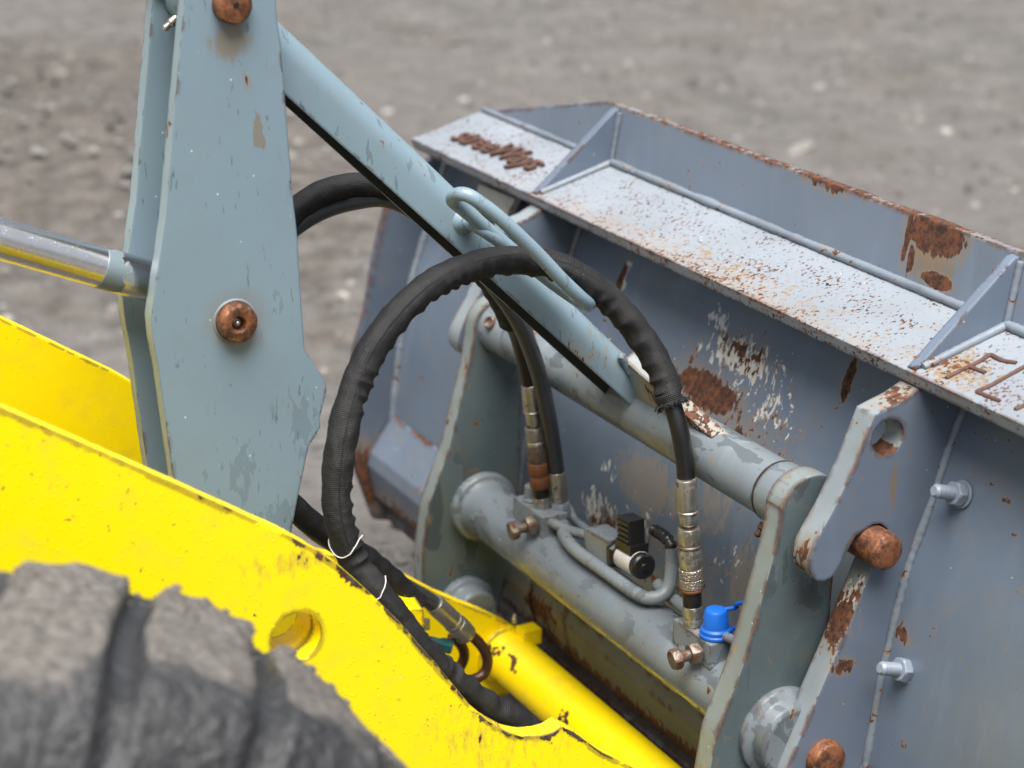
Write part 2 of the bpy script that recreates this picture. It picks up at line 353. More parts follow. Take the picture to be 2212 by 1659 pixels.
M['ear'] = paint('hook_ear_paint', (0.115, 0.145, 0.195), 0.28, 0.1, (36, 0.72), edge=0.66, edge_r=0.008, grime_amt=0.15, streak=0.1, bumpy=0.06,
    patches=[((.12, .112, .055), (.1, .010, .06), 'stain', .15, .6), ((.085, .035, -.19), (.045, .04, .12), 'rust', .5, .03, .55), ((.085, .05, -.15), (.045, .035, .1), 'white', .5, .03, .6), ((.075, -.05, -.05), (.04, .03, .06), 'rust', .5, .03, .7), ((.12, .03, -.27), (.03, .03, .02), 'rust', .5, .05, .4)])
M['earrim'] = paint('hook_ear_skylit_edge', (0.20, 0.235, 0.26), 0.3, 0.15, (34, 0.66), edge=0.75, edge_r=0.008, grime_amt=0.2, bumpy=0.12,  # paler base paints skylight onto the ear's edge faces; rust and flaking are wear
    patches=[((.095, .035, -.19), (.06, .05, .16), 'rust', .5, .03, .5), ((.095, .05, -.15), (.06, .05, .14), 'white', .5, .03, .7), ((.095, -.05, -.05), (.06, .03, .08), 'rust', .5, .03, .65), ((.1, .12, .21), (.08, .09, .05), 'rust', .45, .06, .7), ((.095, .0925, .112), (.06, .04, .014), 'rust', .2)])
M['couprim'] = paint('coupler_skylit_edge', (0.17, 0.20, 0.205), 0.3, 0.2, (30, 0.635), edge=0.95, edge_r=0.009, grime_amt=0.4, bumpy=0.15)  # base lightened to paint in sky light on the coupler edges, with real rust
M['leverrim'] = paint('lever_skylit_edge', (0.23, 0.31, 0.36), 0.35, 0.1, (40, 0.70), edge=0.5, edge_r=0.006, grime_amt=0.2, bumpy=0.1)  # lever edge faces coloured lighter to imitate light from the sky
M['weldp'] = paint('painted_weld', (0.155, 0.185, 0.225), 0.34, 0.2, (40, 0.65), edge=0.0, grime_amt=0.3, bumpy=0.15)
M['palepl'] = paint('pale_plate_paint', (0.55, 0.55, 0.53), 0.5, 0.05, None, edge=0.5)  # even pale colour for the small plate under the shelf
YEL = (0.95, 0.77, 0.0)
M['yellow'] = paint('yellow_boom_paint', YEL, 0.36, 0.03, (75, 0.70), edge=1.08, edge_r=0.008, drops=True, grime_shade=(0.66, 0.47, 0.05), grime_amt=0.22, bumpy=0.04,
    patches=[((-.14, -.5, -.36), (.1, .3, .2), 'rust', .45, .03, 1.05), ((-.14, -.86, .03), (.1, .25, .05), 'rust', .45, .03, .95)])
M['yellow_in'] = paint('yellow_inner_paint', (0.92, 0.70, 0.0), 0.34, 0.05, (95, 0.715), edge=0.7, grime_shade=(0.5, 0.33, 0.02), grime_amt=0.25, bumpy=0.05)
M['grime_shade'] = simple('black_seam_and_shade', (0.03, 0.032, 0.032), 0.6, 0.0, 0.4, 40, 0.2)  # near-black: shade painted inside the link channel; also colours the tube seam
M['chip'] = simple('chipped_bare_steel', (0.10, 0.078, 0.058), 0.6, 0.2, 0.7, 60, 0.4, dirt=((0.06, 0.026, 0.014), 0.5))
M['rust'] = simple('rusted_steel', (0.08, 0.032, 0.018), 0.7, 0.25, 0.55, 90, 0.5)
def rustpin():
    k = NB('worn_rusty_pin'); n = k.noise(45, 6, rough=0.7); n2 = k.noise(140, 4); c = k.mix(k.sm(n, 0.36, 0.64), (0.05, 0.022, 0.014), (0.23, 0.085, 0.036)); c = k.mix(k.mul(k.sm(n2, 0.55, 0.7), 0.5), c, (0.25, 0.11, 0.055))
    nb = k.bevel(0.006); em = k.sm(k.math('SUBTRACT', 1.0, k.vec('DOT_PRODUCT', nb, k.geo.outputs['True Normal'])), 0.004, 0.05); w = k.mul(em, k.sm(n, 0.42, 0.6))
    c = k.mix(w, c, (0.42, 0.22, 0.12)); return k.set(color=c, metal=k.mixf(w, 0.3, 0.85), rough=k.mixf(w, 0.6, 0.35), normal=k.bump(k.math('ADD', n, k.mul(n2, 0.4)), 0.5, 0.004, nb))
M['rustpin'] = rustpin()
M['zinc'] = simple('zinc_fitting', (0.40, 0.385, 0.34), 0.32, 0.85, 0.3, 60, 0.15, dirt=((0.07, 0.05, 0.035), 0.56))
M['zincrust'] = simple('rusty_fitting', (0.17, 0.07, 0.03), 0.6, 0.3, 0.45, 90, 0.3)
M['blackfit'] = simple('black_oily_fitting', (0.02, 0.018, 0.016), 0.3, 0.3, 0.4, 80, 0.15)
M['bolt'] = simple('painted_bolt', (0.22, 0.26, 0.32), 0.4, 0.1, 0.12, 60, 0.12)
M['boltrust'] = simple('weathered_bolt', (0.17, 0.14, 0.115), 0.42, 0.6, 0.3, 70, 0.3, dirt=((0.09, 0.034, 0.016), 0.50))
M['pipe'] = paint('painted_pipe', (0.185, 0.213, 0.235), 0.26, 0.14, (44, 0.69), edge=0.45, wet=(24, 0.56, 0.45, (1, 1, 1)), grime_amt=0.25)
M['brownpipe'] = simple('brown_steel_pipe', (0.06, 0.026, 0.016), 0.35, 0.3, 0.3, 60, 0.1)
M['rubber'] = simple('hose_rubber', (0.007, 0.007, 0.008), 0.36, 0.0, 0.3, 60, 0.12)
M['rubber_grey'] = simple('dusty_hose_rubber', (0.035, 0.038, 0.045), 0.3, 0.0, 0.3, 40, 0.12)
M['plastic'] = simple('black_plastic', (0.012, 0.012, 0.013), 0.35, 0.0, 0.2, 60, 0.05)
M['coil'] = simple('coil_shell', (0.62, 0.60, 0.58), 0.45, 0.2, 0.12, 50, 0.1, dirt=((0.25, 0.2, 0.17), 0.62))
M['blue'] = simple('blue_rubber_cap', (0.006, 0.11, 0.50), 0.42, 0.0, 0.12, 60, 0.05)
M['teal'] = simple('teal_cap', (0.008, 0.07, 0.075), 0.4, 0.0, 0.2, 60, 0.05)
M['thread'] = simple('white_cord', (0.75, 0.75, 0.76), 0.6, 0.0, 0.05, 60, 0.05)
M['chrome'] = None
def chrome():
    k = NB('wet_chrome_rod'); vo = k.voro(240); r_ = k.vec('LENGTH', vo['Color'], (0, 0, 0)); dm = k.mul(k.sm(vo['Distance'], 0.4, 0.15), k.sm(r_, 1.15, 1.25))
    n = k.bump(dm, 0.3, 0.0012, k.bump(k.noise(20, 3), 0.02, 0.002))
    return k.set(color=(0.82, 0.82, 0.82), metal=1.0, rough=k.mixf(k.noise(40, 4), 0.2, 0.32), normal=n)
M['chrome'] = chrome()
def rodend():
    k = NB('peeling_rod_end'); sx = k.t.nodes.new('ShaderNodeSeparateXYZ'); k.t.links.new(k.pos, sx.inputs[0]); e = k.math('ADD', k.mul(k.math('ADD', sx.outputs[1], 1.022), 9.0), k.mul(k.math('SUBTRACT', k.noise(26, 5, dist=0.5), 0.5), 1.3)); m = k.sm(e, 0.0, 0.04)
    c = k.mix(m, (0.15, 0.195, 0.22), (0.75, 0.75, 0.76)); return k.set(color=c, metal=m, rough=k.mixf(m, 0.4, 0.25), normal=k.bump(k.math('ADD', k.mul(m, -0.4), k.noise(60, 4)), 0.25, 0.003))
M['rodend'] = rodend()
def sleeve():
    k = NB('woven_hose_sleeve'); tc = k.t.nodes.new('ShaderNodeTexCoord'); sp = k.t.nodes.new('ShaderNodeSeparateXYZ'); k.t.links.new(tc.outputs['UV'], sp.inputs[0])
    rib = k.math('SINE', k.mul(sp.outputs[0], 2 * pi / 0.0031)); warp = k.math('SINE', k.mul(sp.outputs[1], 2 * pi * 44))
    w = k.math('ADD', rib, k.mul(warp, 0.5)); n = k.noise(60, 4)
    c = k.mix(k.sm(w, -1.8, 2.2), (0.005, 0.005, 0.006), (0.018, 0.0185, 0.021)); c = k.mix(k.mul(k.sm(k.noise(16, 5), 0.5, 0.72), 0.35), c, (0.036, 0.036, 0.036))
    c = k.mix(k.sm(k.noise(150, 2, off=(1, 5, 1)), 0.78, 0.81), c, (0.3, 0.3, 0.25))
    return k.set(color=c, rough=0.62, spec=0.3, normal=k.bump(k.math('ADD', k.mul(w, 0.16), k.mul(n, 1.8)), 0.6, 0.0028))
M['sleeve'] = sleeve()
def knurl():
    k = NB('knurled_collar'); v = k.voro(260, feature='F1'); c = k.mix(k.noise(50, 5), (0.20, 0.15, 0.10), (0.5, 0.46, 0.38))
    return k.set(color=c, metal=0.7, rough=0.42, normal=k.bump(v['Distance'], 0.8, 0.003))
M['knurl'] = knurl()
def gravel():
    k = NB('gravel_ground'); a = k.noise(1.1, 5); b = k.noise(7, 6); c2 = k.noise(38, 5); d = k.noise(0.35, 4, off=(3, 7, 0))
    e = k.noise(2.6, 5, dist=0.6, off=(0, 5, 0)); c = k.mix(k.lin(k.math('ADD', k.mul(b, 0.45), k.mul(e, 0.55)), 0.36, 0.62, 0, 1), (0.068, 0.065, 0.062), (0.175, 0.169, 0.163))
    c = k.mix(k.mul(k.sm(a, 0.5, 0.68), 0.55), c, (0.12, 0.098, 0.08)); c = k.mix(k.mul(k.sm(d, 0.42, 0.6), 0.4), c, (0.155, 0.147, 0.14))
    c = k.mix(k.mul(k.sm(c2, 0.35, 0.75), 0.5), c, (0.19, 0.18, 0.172))
    sd = k.vec('LENGTH', k.vec('DIVIDE', k.vec('SUBTRACT', k.pos, (-8.2, 1.0, GZ)), (3.6, 1.5, 3.0)), (0, 0, 0)); sm_ = k.sm(k.math('ADD', sd, k.mul(k.math('SUBTRACT', e, 0.5), 1.8)), 1.25, 0.8)
    c = k.mix(k.mul(sm_, 0.75), c, k.mix(k.lin(b, 0.35, 0.65, 0, 1), (0.052, 0.045, 0.039), (0.16, 0.142, 0.125)))
    return k.set(color=c, rough=k.mixf(k.sm(a, 0.4, 0.6), 0.75, 0.95), normal=k.bump(k.math('ADD', b, k.mul(c2, 0.5)), 1.0, 0.10))
M['gravel'] = gravel()
def mud():
    k = NB('muddy_tyre_rubber'); a = k.noise(11, 6); b = k.noise(48, 6); at = k.t.nodes.new('ShaderNodeAttribute'); at.attribute_name = 'bare'
    m = k.math('ADD', at.outputs['Fac'], k.mul(k.math('SUBTRACT', a, 0.5), 0.8)); m = k.sm(m, 0.40, 0.62)
    c = k.mix(k.lin(b, 0.3, 0.7, 0, 1), (0.058, 0.053, 0.049), (0.15, 0.140, 0.132)); c = k.mix(k.sm(k.noise(90, 4), 0.5, 0.7), c, (0.19, 0.178, 0.165))
    r = k.mix(b, (0.016, 0.017, 0.019), (0.05, 0.052, 0.058))
    return k.set(color=k.mix(m, c, r), rough=k.mixf(m, 0.85, 0.42), normal=k.bump(k.math('ADD', b, a), 0.7, 0.02))
M['mud'] = mud()
def pebble():
    k = NB('gravel_stones'); r = k.geo.outputs['Random Per Island']; c = k.mix(k.math('POWER', r, 2.2), (0.06, 0.057, 0.054), (0.215, 0.207, 0.197))
    return k.set(color=c, rough=0.85)
M['pebble'] = pebble()
M['clod'] = simple('dry_mud', (0.105, 0.097, 0.089), 0.9, 0.0, 0.35, 40, 0.5)
M['stone'] = simple('grey_stone', (0.18, 0.172, 0.162), 0.85, 0.0, 0.3, 9, 0.3)
M['stonepale'] = simple('pale_stone', (0.28, 0.268, 0.248), 0.8, 0.0, 0.2, 9, 0.3)
M['letter'] = simple('rusty_letter', (0.085, 0.042, 0.032), 0.7, 0.1, 0.35, 50, 0.4)

# ------------------------------------------------------------------ ground
def ground():
    V = []; Fc = []; 
    xs = [-120, -60, -34] + [-26 + 0.45 * i for i in range(68)] + [6, 10, 30, 80]
    ys = [-80, -30, -12] + [-8 + 0.45 * i for i in range(66)] + [24, 32, 60, 120]
    for x in xs:
        for y in ys:
            z = GZ + 0.035 * mnoise.noise((x * .9, y * .9, 0)) + 0.02 * mnoise.noise((x * 2.3, y * 2.3, 4))
            m = math.exp(-(((x + 8.2) / 2.0) ** 2 + ((y - 0.9) / 1.1) ** 2)); z += 0.28 * m * (0.75 + 0.5 * mnoise.noise((x * 1.7, y * 1.7, 2)))
            V.append((x, y, z))
    ny = len(ys)
    for i in range(len(xs) - 1):
        for j in range(ny - 1): Fc.append((i * ny + j, (i + 1) * ny + j, (i + 1) * ny + j + 1, i * ny + j + 1))
    o = mesh_obj('ground', V, Fc, M['gravel'], smooth=True); tag(o, 'grey-brown gravel yard behind and below the loader', None, None, 'structure')
ground()
def pebbles():
    V = []; Fc = []; rnd = random.Random(3)
    base = [(1, 0, 0), (-1, 0, 0), (0, 1, 0), (0, -1, 0), (0, 0, .7), (0, 0, -.7)]
    tri = [(0, 2, 4), (2, 1, 4), (1, 3, 4), (3, 0, 4), (2, 0, 5), (1, 2, 5), (3, 1, 5), (0, 3, 5)]
    for i in range(22000):
        u_ = rnd.random(); x = -1.0 - 15 * u_ ** 1.2; y = -2.0 + 12.5 * rnd.random(); r = 0.007 + 0.03 * rnd.random() ** 5 * (1.2 if x < -4 else .6)
        z = GZ + 0.035 * mnoise.noise((x * .9, y * .9, 0)) + 0.28 * math.exp(-(((x + 8.2) / 2.0) ** 2 + ((y - 0.9) / 1.1) ** 2)) * .8
        q = len(V); a = rnd.random() * 6
        for b in base:
            k = r * (0.7 + 0.6 * rnd.random()); u, v = b[0] * cos(a) - b[1] * sin(a), b[0] * sin(a) + b[1] * cos(a); V.append((x + u * k, y + v * k, z + b[2] * k))
        Fc += [tuple(q + t for t in f) for f in tri]
    o = mesh_obj('gravel', V, Fc, M['pebble']); tag(o, 'loose small gravel stones strewn over the yard', 'gravel', None, 'stuff')
pebbles()
def rock(name, px, py, r, mat, label, seed, el=(1, 1, .6), grp=None):
    d = ray(px, py); c = CAM + d * ((GZ + r * el[2] * .4 - CAM.z) / d.z); bm = bmesh.new(); bmesh.ops.create_icosphere(bm, subdivisions=3, radius=1)
    for v in bm.verts:
        k = r * (1 + 0.35 * mnoise.noise(v.co * 1.3 + Vector((seed, 0, 0)))); v.co = Vector((v.co.x * k * el[0], v.co.y * k * el[1], v.co.z * k * el[2]))
    me = bpy.data.meshes.new(name); bm.to_mesh(me); bm.free(); me.materials.append(mat)
    me.polygons.foreach_set('use_smooth', [True] * len(me.polygons))
    o = bpy.data.objects.new(name, me); o.location = c; o.rotation_euler = (0, 0, seed); COL.objects.link(o); tag(o, label, 'stone', grp)
rock('stone', 1000, 217, .032, M['stonepale'], 'round white pebble on the gravel above the lettered bucket end', 1.0)
rock('stone', 838, 243, .034, M['stonepale'], 'pale yellowish pebble just beside the upper edge of the tilt link', 2.0)
rock('stone', 1730, 322, .055, M['stone'], 'long light brown stone lying just beyond the bucket lip', 0.55, (1.0, 2.6, .5))
rock('stone', 2045, 285, .035, M['stonepale'], 'whitish stone farther out, beyond the rusty lip patch', 4.0, (1, 1.5, .6))
rock('stone', 1985, 262, .04, M['stone'], 'brownish stone next to the whitish stone beyond the bucket', 5.0)
rock('stone', 740, 640, .028, M['stonepale'], 'pale stone on the ground between lever and big hose loop', 6.0)
rock('stone', 15, 690, .03, M['stonepale'], 'light stone at the picture edge above the far yellow boom plate', 7.0)
rock('stone', 2190, 415, .03, M['stonepale'], 'cream stone at the picture edge beyond the bucket corner', 8.0)
rock('stone', 880, 1125, .05, M['stone'], 'grey stone seen under the bucket beside the far coupler plate', 9.0)

# ------------------------------------------------------------------ bucket
BK = thing('loader_bucket', (-.55, .1, GZ + .5), 'wide blue-grey steel bucket with rusty lip, hooked onto the coupler', 'bucket')
BPROF = crom([(0, .312, .285), (0, .245, .151), (0, .195, .0), (0, .151, -.126), (0, .115, -.30), (0, .09, -.49), (0, .078, -.60)], 6)
def back_plate():
    xs = [-1.87 + 2.64 * i / 40 for i in range(41)]; V = []; Fc = []; n = len(BPROF)
    for x in xs:
        for p in BPROF: V.append((x, p.y + .0015 * mnoise.noise((x * 3, p.z * 3, 1)), p.z))
    b = len(V)
    for x in xs:
        for p in BPROF: V.append((x, p.y + .02, p.z - .004))
    for i in range(40):
        for j in range(n - 1):
            Fc.append((i * n + j, (i + 1) * n + j, (i + 1) * n + j + 1, i * n + j + 1)); Fc.append((b + i * n + j, b + i * n + j + 1, b + (i + 1) * n + j + 1, b + (i + 1) * n + j))
    return mesh_obj('back_plate', V, Fc, M['back'], BK, smooth=True)
back_plate()
SH0, SH1 = Vector((0, .145, .248)), Vector((0, .345, .299)); SD = (SH1 - SH0).normalized(); SN = Vector((0, -SD.z, SD.y))
LD = Vector((0, .023, .133)).normalized(); LH = .135
def shelf_pt(px, py, lift=0.0): return onpl(px, py, SH0, SN) + SN * lift
th = .024
plate('shelf_plate', [(.145, .248), (.352, .3008), (.352 - SN.y * -th, .3008 - th), (.145 - SN.y * th, .248 - SN.z * th)], -1.85, .77, M['shelf'], BK)
prism('lip_plate', jag([(-1.862, 0), (-1.28, LH), (.18, LH), (.77, 0)], .04, .003, 2), lambda u, v, w: (u, .345 + LD.y * v + w, .294 + LD.z * v), (0, .02), M['lip'], BK)
for xg in (.085, -1.24):
    plate('gusset', jag([(.152, .2505), (.344, .2995), (.3645, .422), (.352, .420)], .03, .001, 5), xg, xg + .022, M['bucket'], BK)
weld('weld_bead', [(x_, .343, .303) for x_ in (-1.84, -1.3, -1.245)], .008, M['weldp'], BK, 3)
weld('weld_bead', [(-1.21, .341, .304), (-.6, .341, .304), (.08, .341, .304)], .0095, M['weldp'], BK, 4)
weld('weld_bead', [(.109, .341, .304), (.77, .341, .304)], .009, M['weldp'], BK, 5)
weld('weld_bead', [(.111, .165, .256), (.111, .34, .302)], .0085, M['weldp'], BK, 6)
weld('weld_bead', [(.111, .342, .306), (.111, .362, .415)], .007, M['weldp'], BK, 7)
weld('weld_bead', [(-1.214, .16, .255), (-1.214, .34, .302)], .0085, M['weldp'], BK, 8)
weld('weld_bead', [(-1.214, .342, .306), (-1.214, .362, .415)], .007, M['weldp'], BK, 9)
# lettering of weld beads on the near end of the shelf
def zsh(x, y): return shelf_pt((3450 + x / 3.687) * .553, (1250 + y / 3.687) * .553, .001)
for nm, pl in enumerate(([(905, 850), (1230, 685), (1420, 590), (1500, 535), (1560, 520), (1640, 560), (1730, 600), (1920, 630)], [(1225, 682), (1330, 715), (1470, 770)],
           [(2120, 640), (2028, 690), (1810, 810), (1560, 950), (1400, 1020), (1355, 1045), (1450, 1085), (1560, 1130), (1680, 1178)], [(1900, 1300), (2028, 1240), (2200, 1130)])):
    weld('weld_letter', [zsh(*p) for p in pl], .0042, M['letter'], BK, 20 + nm, .004)
# raised lettering on the far end
def letters():
    cu = bpy.data.curves.new('lettering', 'FONT'); cu.body = "streeWays"; cu.extrude = 0.045; cu.offset = 0.012; cu.size = 1.0; cu.shear = 0.22; cu.space_character = 0.94; cu.resolution_u = 3
    o = bpy.data.objects.new('tmp', cu); COL.objects.link(o); bpy.context.view_layer.update()
    me = bpy.data.meshes.new_from_object(o.evaluated_get(bpy.context.evaluated_depsgraph_get())); bpy.data.objects.remove(o)
    xs = [v.co.x for v in me.vertices]; w = max(xs) - min(xs); x0 = min(xs)
    a, b = -1.738, -1.352; sc = (b - a) / w; L = parent_loc(BK)
    for v in me.vertices:
        x, y, z = (v.co.x - x0) * sc, v.co.y * sc, (v.co.z + .045) * sc; y *= 1.0
        q = Vector((a + x, 0, 0)) + Vector((0, .198 + .012 * x / .386, 0)) ; base = SH0 + SD * ((q.y - SH0.y) / SD.y + y) + SN * (z + .0005); v.co = Vector((q.x, base.y, base.z)) - L
    me.materials.clear(); me.materials.append(M['letter']); o = bpy.data.objects.new('raised_lettering', me); COL.objects.link(o); o.parent = BK; o["label"] = "rusty welded-on letters on the bucket end"
letters()
# hook ears
EARF = [(1890, 897), (1848, 1005), (1800, 1105), (1758, 1180), (1748, 1215), (1752, 1240), (1764, 1254), (1780, 1255), (1797, 1247), (1812, 1225), (1830, 1190), (1848, 1158)]
EARB = [(1887.6, 1219), (1809, 1411), (1704, 1652)]
ear = [(p.y, p.z) for p in (on(*q, .12) for q in EARF)] + [(.056, -.018), (.072, -.010), (.09, -.012), (.104, -.024), (.108, -.045), (.104, -.068)] + \
      [(p.y, p.z) for p in (on(*q, .12) for q in EARB)] + [(-.12, -.56), (-.07, -.63), (.08, -.60), (.1, -.49), (.122, -.30), (.157, -.126), (.2, .0), (.25, .151), (.285, .235), (.158, .2235), (.12, .207)]
ehole = circ((.0925, .1455), .0335, 30)
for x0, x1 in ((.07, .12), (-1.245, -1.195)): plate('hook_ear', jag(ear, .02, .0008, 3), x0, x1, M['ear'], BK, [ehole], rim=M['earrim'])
def seam_pts(x, dy=0): return [(x, p.y + dy, p.z) for p in BPROF[4:]]
weld('weld_seam', seam_pts(.124, -.002), .0085, M['weldp'], BK, 11, .008)
weld('weld_seam', seam_pts(-1.19, -.002), .0085, M['weldp'], BK, 12, .008)
# far (and near) end plates, heel
sp = [(.31, .27), (.0887, .0853), (.057, -.018), (.02, -.195), (-.012, -.289), (-.022, -.45), (-.02, -.603), (.03, -.76), (.4, -.86), (1.05, -.92), (.75, -.2), (.36, .27)]
for x0 in (-1.892, .772): plate('end_plate', jag(sp, .03, .0015, 4), x0, x0 + .02, M['sidepl'], BK)
weld('weld_seam', [(-1.866, p.y - .002, p.z) for p in BPROF[3:]], .012, M['weldp'], BK, 13, .01)
hx = [-1.868, -1.21, -.985, -.83, .08, .77]
for i in range(5):
    a, b = hx[i] + .004, hx[i + 1] - .004; o_ = .006 * (i % 2)
    plate('heel_plate', [(.088, -.475 - o_), (.02 - o_, -.565), (.012 - o_, -.60), (.03, -.690), (.10, -.73), (.11, -.6)], a, b, M['heel'] if i else M['heel_end'], BK, smooth=False)
plate('floor_plate', [(.085, -.735), (1.05, -.9), (1.05, -.925), (.06, -.76)], -1.87, .77, M['heel'], BK)
# small pale four-cornered plate under the shelf
V4 = [onpl(px, py, (0, .2, .2), (0, -1, .2)) for px, py in ((1034, 397), (1112, 430), (1092, 473), (1022, 452))]
mesh_obj('pale_plate', V4 + [v + Vector((0, .02, 0)) for v in V4], [(0, 1, 2, 3), (4, 7, 6, 5), (0, 4, 5, 1), (1, 5, 6, 2), (2, 6, 7, 3), (3, 7, 4, 0)], M['palepl'], BK)
# bolts through the back plate
for p in ((.187, .207, .043), (.177, .125, -.276)):
    n_ = Vector((0, -.955, .297)); p = Vector(p) + n_ * .001
    b = lathe('bolt', p, p + n_, [(0, .0125)] + [(.018 + .0022 * i, .0125 if i % 2 else .0113) for i in range(20)] + [(.062, .0113), (.066, .0085)], M['bolt'], BK, 20)
    lathe('washer', p, p + n_, [(0, .0245), (.003, .0245)], M['bolt'], b, 28); hexa('nut', p + n_ * .004, p + n_ * 2, .0225, .02, M['bolt'], b, .2)

# ------------------------------------------------------------------ lifting arm (yellow boom)
BM = thing('lifting_arm', (-.55, -1.2, GZ + .6), 'bright yellow twin-plate loader boom with chipped edges', 'loader arm')
TOP = [(-2.6, 1.16), (-1.335, .373), (-1.065, .193), (-.902, .0816), (-.846, .0365), (-.8167, .0106), (-.77, -.042), (-.7122, -.1132), (-.645, -.208), (-.5761, -.3125), (-.545, -.346), (-.505, -.380), (-.47, -.397), (-.4394, -.4031), (-.418, -.4025), (-.3974, -.3959), (-.375, -.411), (-.345, -.441), (-.3154, -.4694), (-.2157, -.545)]
NOSE = [(-.1025, -.616), (-.0445, -.657), (.005, -.70), (.03, -.74), (.03, -.79), (-.03, -.83)]
BOT = [(-.2, -.83), (-.5, -.80), (-.9, -.62), (-1.3, -.32), (-2.0, .15), (-2.8, .75)]
def edge_chips():
    """paint knocked off along the boom's upper edge: ragged bare patches, a hair proud of the plate"""
    rnd = random.Random(21); P = [Vector((0, y, z)) for y, z in TOP[1:]]; C_ = [0.0]
    for a, b in zip(P, P[1:]): C_.append(C_[-1] + (b - a).length)
    V = []; Fc = []; s_ = .35
    while s_ < C_[-1] - .02:
        curve = 1.0 if s_ > .62 else .3
        ln = (.006 + .03 * rnd.random() ** 2) * (1 + curve); dp = (.0015 + .0075 * rnd.random() ** 2) * (.6 + .7 * curve); n = max(4, int(ln / .0025)); q = len(V)
        for i in range(n + 1):
            s2 = min(C_[-1] - 1e-4, s_ + ln * i / n); k = next(j for j in range(len(C_) - 1) if C_[j + 1] >= s2); t = (P[k + 1] - P[k]).normalized(); p = P[k] + t * (s2 - C_[k]); nn = Vector((0, t.z, -t.y)); nn = nn if nn.z < 0 else -nn
            d = dp * sin(pi * min(1, max(0, i / n))) ** .5 * (.45 + .9 * rnd.random()); V.append(Vector((-.1193, p.y, p.z)) + nn * .0006); V.append(Vector((-.1193, p.y, p.z)) + nn * (.0012 + d))
        for i in range(n): Fc.append((q + 2 * i, q + 2 * i + 1, q + 2 * i + 3, q + 2 * i + 2))
        s_ += ln + (.004 + .05 * rnd.random() ** 2) * (1 if curve == 1 else 2.2)
    o = mesh_obj('bare_metal_chips', V, Fc, M['chip'], BM); md = o.modifiers.new('thickness', 'SOLIDIFY'); md.thickness = .0008; md.offset = 0; tag(o, None, None, None, 'stuff')
edge_chips()
HC = on(641, 1378, -.12); boomhole = circ((HC.y, HC.z), .044, 32)
plate('boom_plate', jag(TOP + NOSE + BOT, .018, .0011, 1), -.16, -.12, M['yellow'], BM, [boomhole])
plate('boom_plate', jag(TOP + NOSE + BOT, .03, .001, 6), -1.02, -.98, M['yellow_in'], BM)
lathe('hole_sleeve', (-.162, HC.y, HC.z), (-1, HC.y, HC.z), [(0, .046), (.06, .046), (.06, .0435), (0, .0435), (0, .046)], M['yellow_in'], BM, 32, cap=False)
plate('inner_web', [(-1.1, -.06), (-.7, -.30), (-.72, -.42), (-1.1, -.2)], -.30, -.27, M['yellow_in'], BM)
YT = on(1094, 1414, -.97)
lathe('cross_tube', (-.985, YT.y, YT.z), (1, YT.y, YT.z), [(0, .064), (.02, .064), (.03, .058), (.82, .058), (.825, .058)], M['yellow_in'], BM, 40)
tube('weld_bead', [Vector((-.968, YT.y + .064 * cos(a), YT.z + .064 * sin(a))) for a in [2 * pi * i / 40 for i in range(40)]], .007, M['yellow_in'], BM, 8, True)
G1 = on(1125, 1366, -.93)
box('grease_lug', G1 + Vector((0.0, .02, -.01)), EX, EY, EZ, .02, .022, .018, M['yellow_in'], BM); lathe('grease_nipple', G1 + Vector((-.03, .0, .01)), G1 + Vector((-.03, 0, 1)), [(0, .006), (.012, .006), (.014, .004), (.02, .0045), (.022, .002)], M['zinc'], BM, 12)
W1 = [on(px, py, -.62) for px, py in ((873, 1318), (915, 1318), (918, 1350), (900, 1368), (862, 1352))]
mesh_obj('bracket', W1 + [w + Vector((-.06, .0, .02)) for w in W1], [(0, 1, 2, 3, 4), (9, 8, 7, 6, 5)] + [(i, (i + 1) % 5, 5 + (i + 1) % 5, 5 + i) for i in range(5)], M['yellow_in'], BM)
T1 = on(925, 1385, -.8); lathe('teal_plug', T1, T1 + Vector((.3, .6, -.2)), [(0, .013), (.02, .013), (.03, .017), (.05, .017), (.052, .012)], M['teal'], BM, 6); lathe('plug_nut', T1 + Vector((0, -.005, .03)), T1 + Vector((0, -.005, 1)), [(0, .01), (.02, .01)], M['zinc'], BM, 6)
bp = [on(px, py, x) for px, py, x in ((1003, 1364, -.78), (1022, 1376, -.78), (1042, 1398, -.78), (1053, 1425, -.78), (1047, 1452, -.78), (1022, 1468, -.78), (990, 1470, -.78), (960, 1455, -.78))]
tube('steel_pipe', crom(bp, 8), .0115, M['brownpipe'], BM, 16)
bp = [on(px, py, x) for px, py, x in ((975, 1372, -.84), (995, 1392, -.84), (1003, 1415, -.84), (993, 1440, -.84), (968, 1452, -.84), (940, 1448, -.84))]
tube('steel_pipe', crom(bp, 8), .0115, M['brownpipe'], BM, 16)

# ------------------------------------------------------------------ rocker lever
LV = thing('rocker_lever', (-.53, -.85, -.2), 'tall grey-blue twin-plate lever standing in the yellow boom', 'lever')
lf = [(405, -60), (400, 0), (378, 240), (357, 480), (341, 585), (326, 688), (330, 730), (345, 815), (375, 1030), (400, 1200)]
rf = [(610, 1260), (628, 1155), (640, 1090), (667, 962), (678, 948), (692, 922), (690, 905), (700, 868), (705, 843), (704, 826), (672, 778), (658, 755), (650, 640), (641, 500), (632, 420), (619, 260), (606, 95), (598, 40), (596, 0), (586, -70), (560, -120), (500, -140), (440, -125)]
lev = [(p.y, p.z) for p in (on(*q, -.44) for q in lf + rf)]
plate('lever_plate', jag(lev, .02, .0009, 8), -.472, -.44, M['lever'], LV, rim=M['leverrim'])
plate('lever_plate', jag(lev, .03, .0009, 9), -.62, -.588, M['lever'], LV, rim=M['leverrim'])
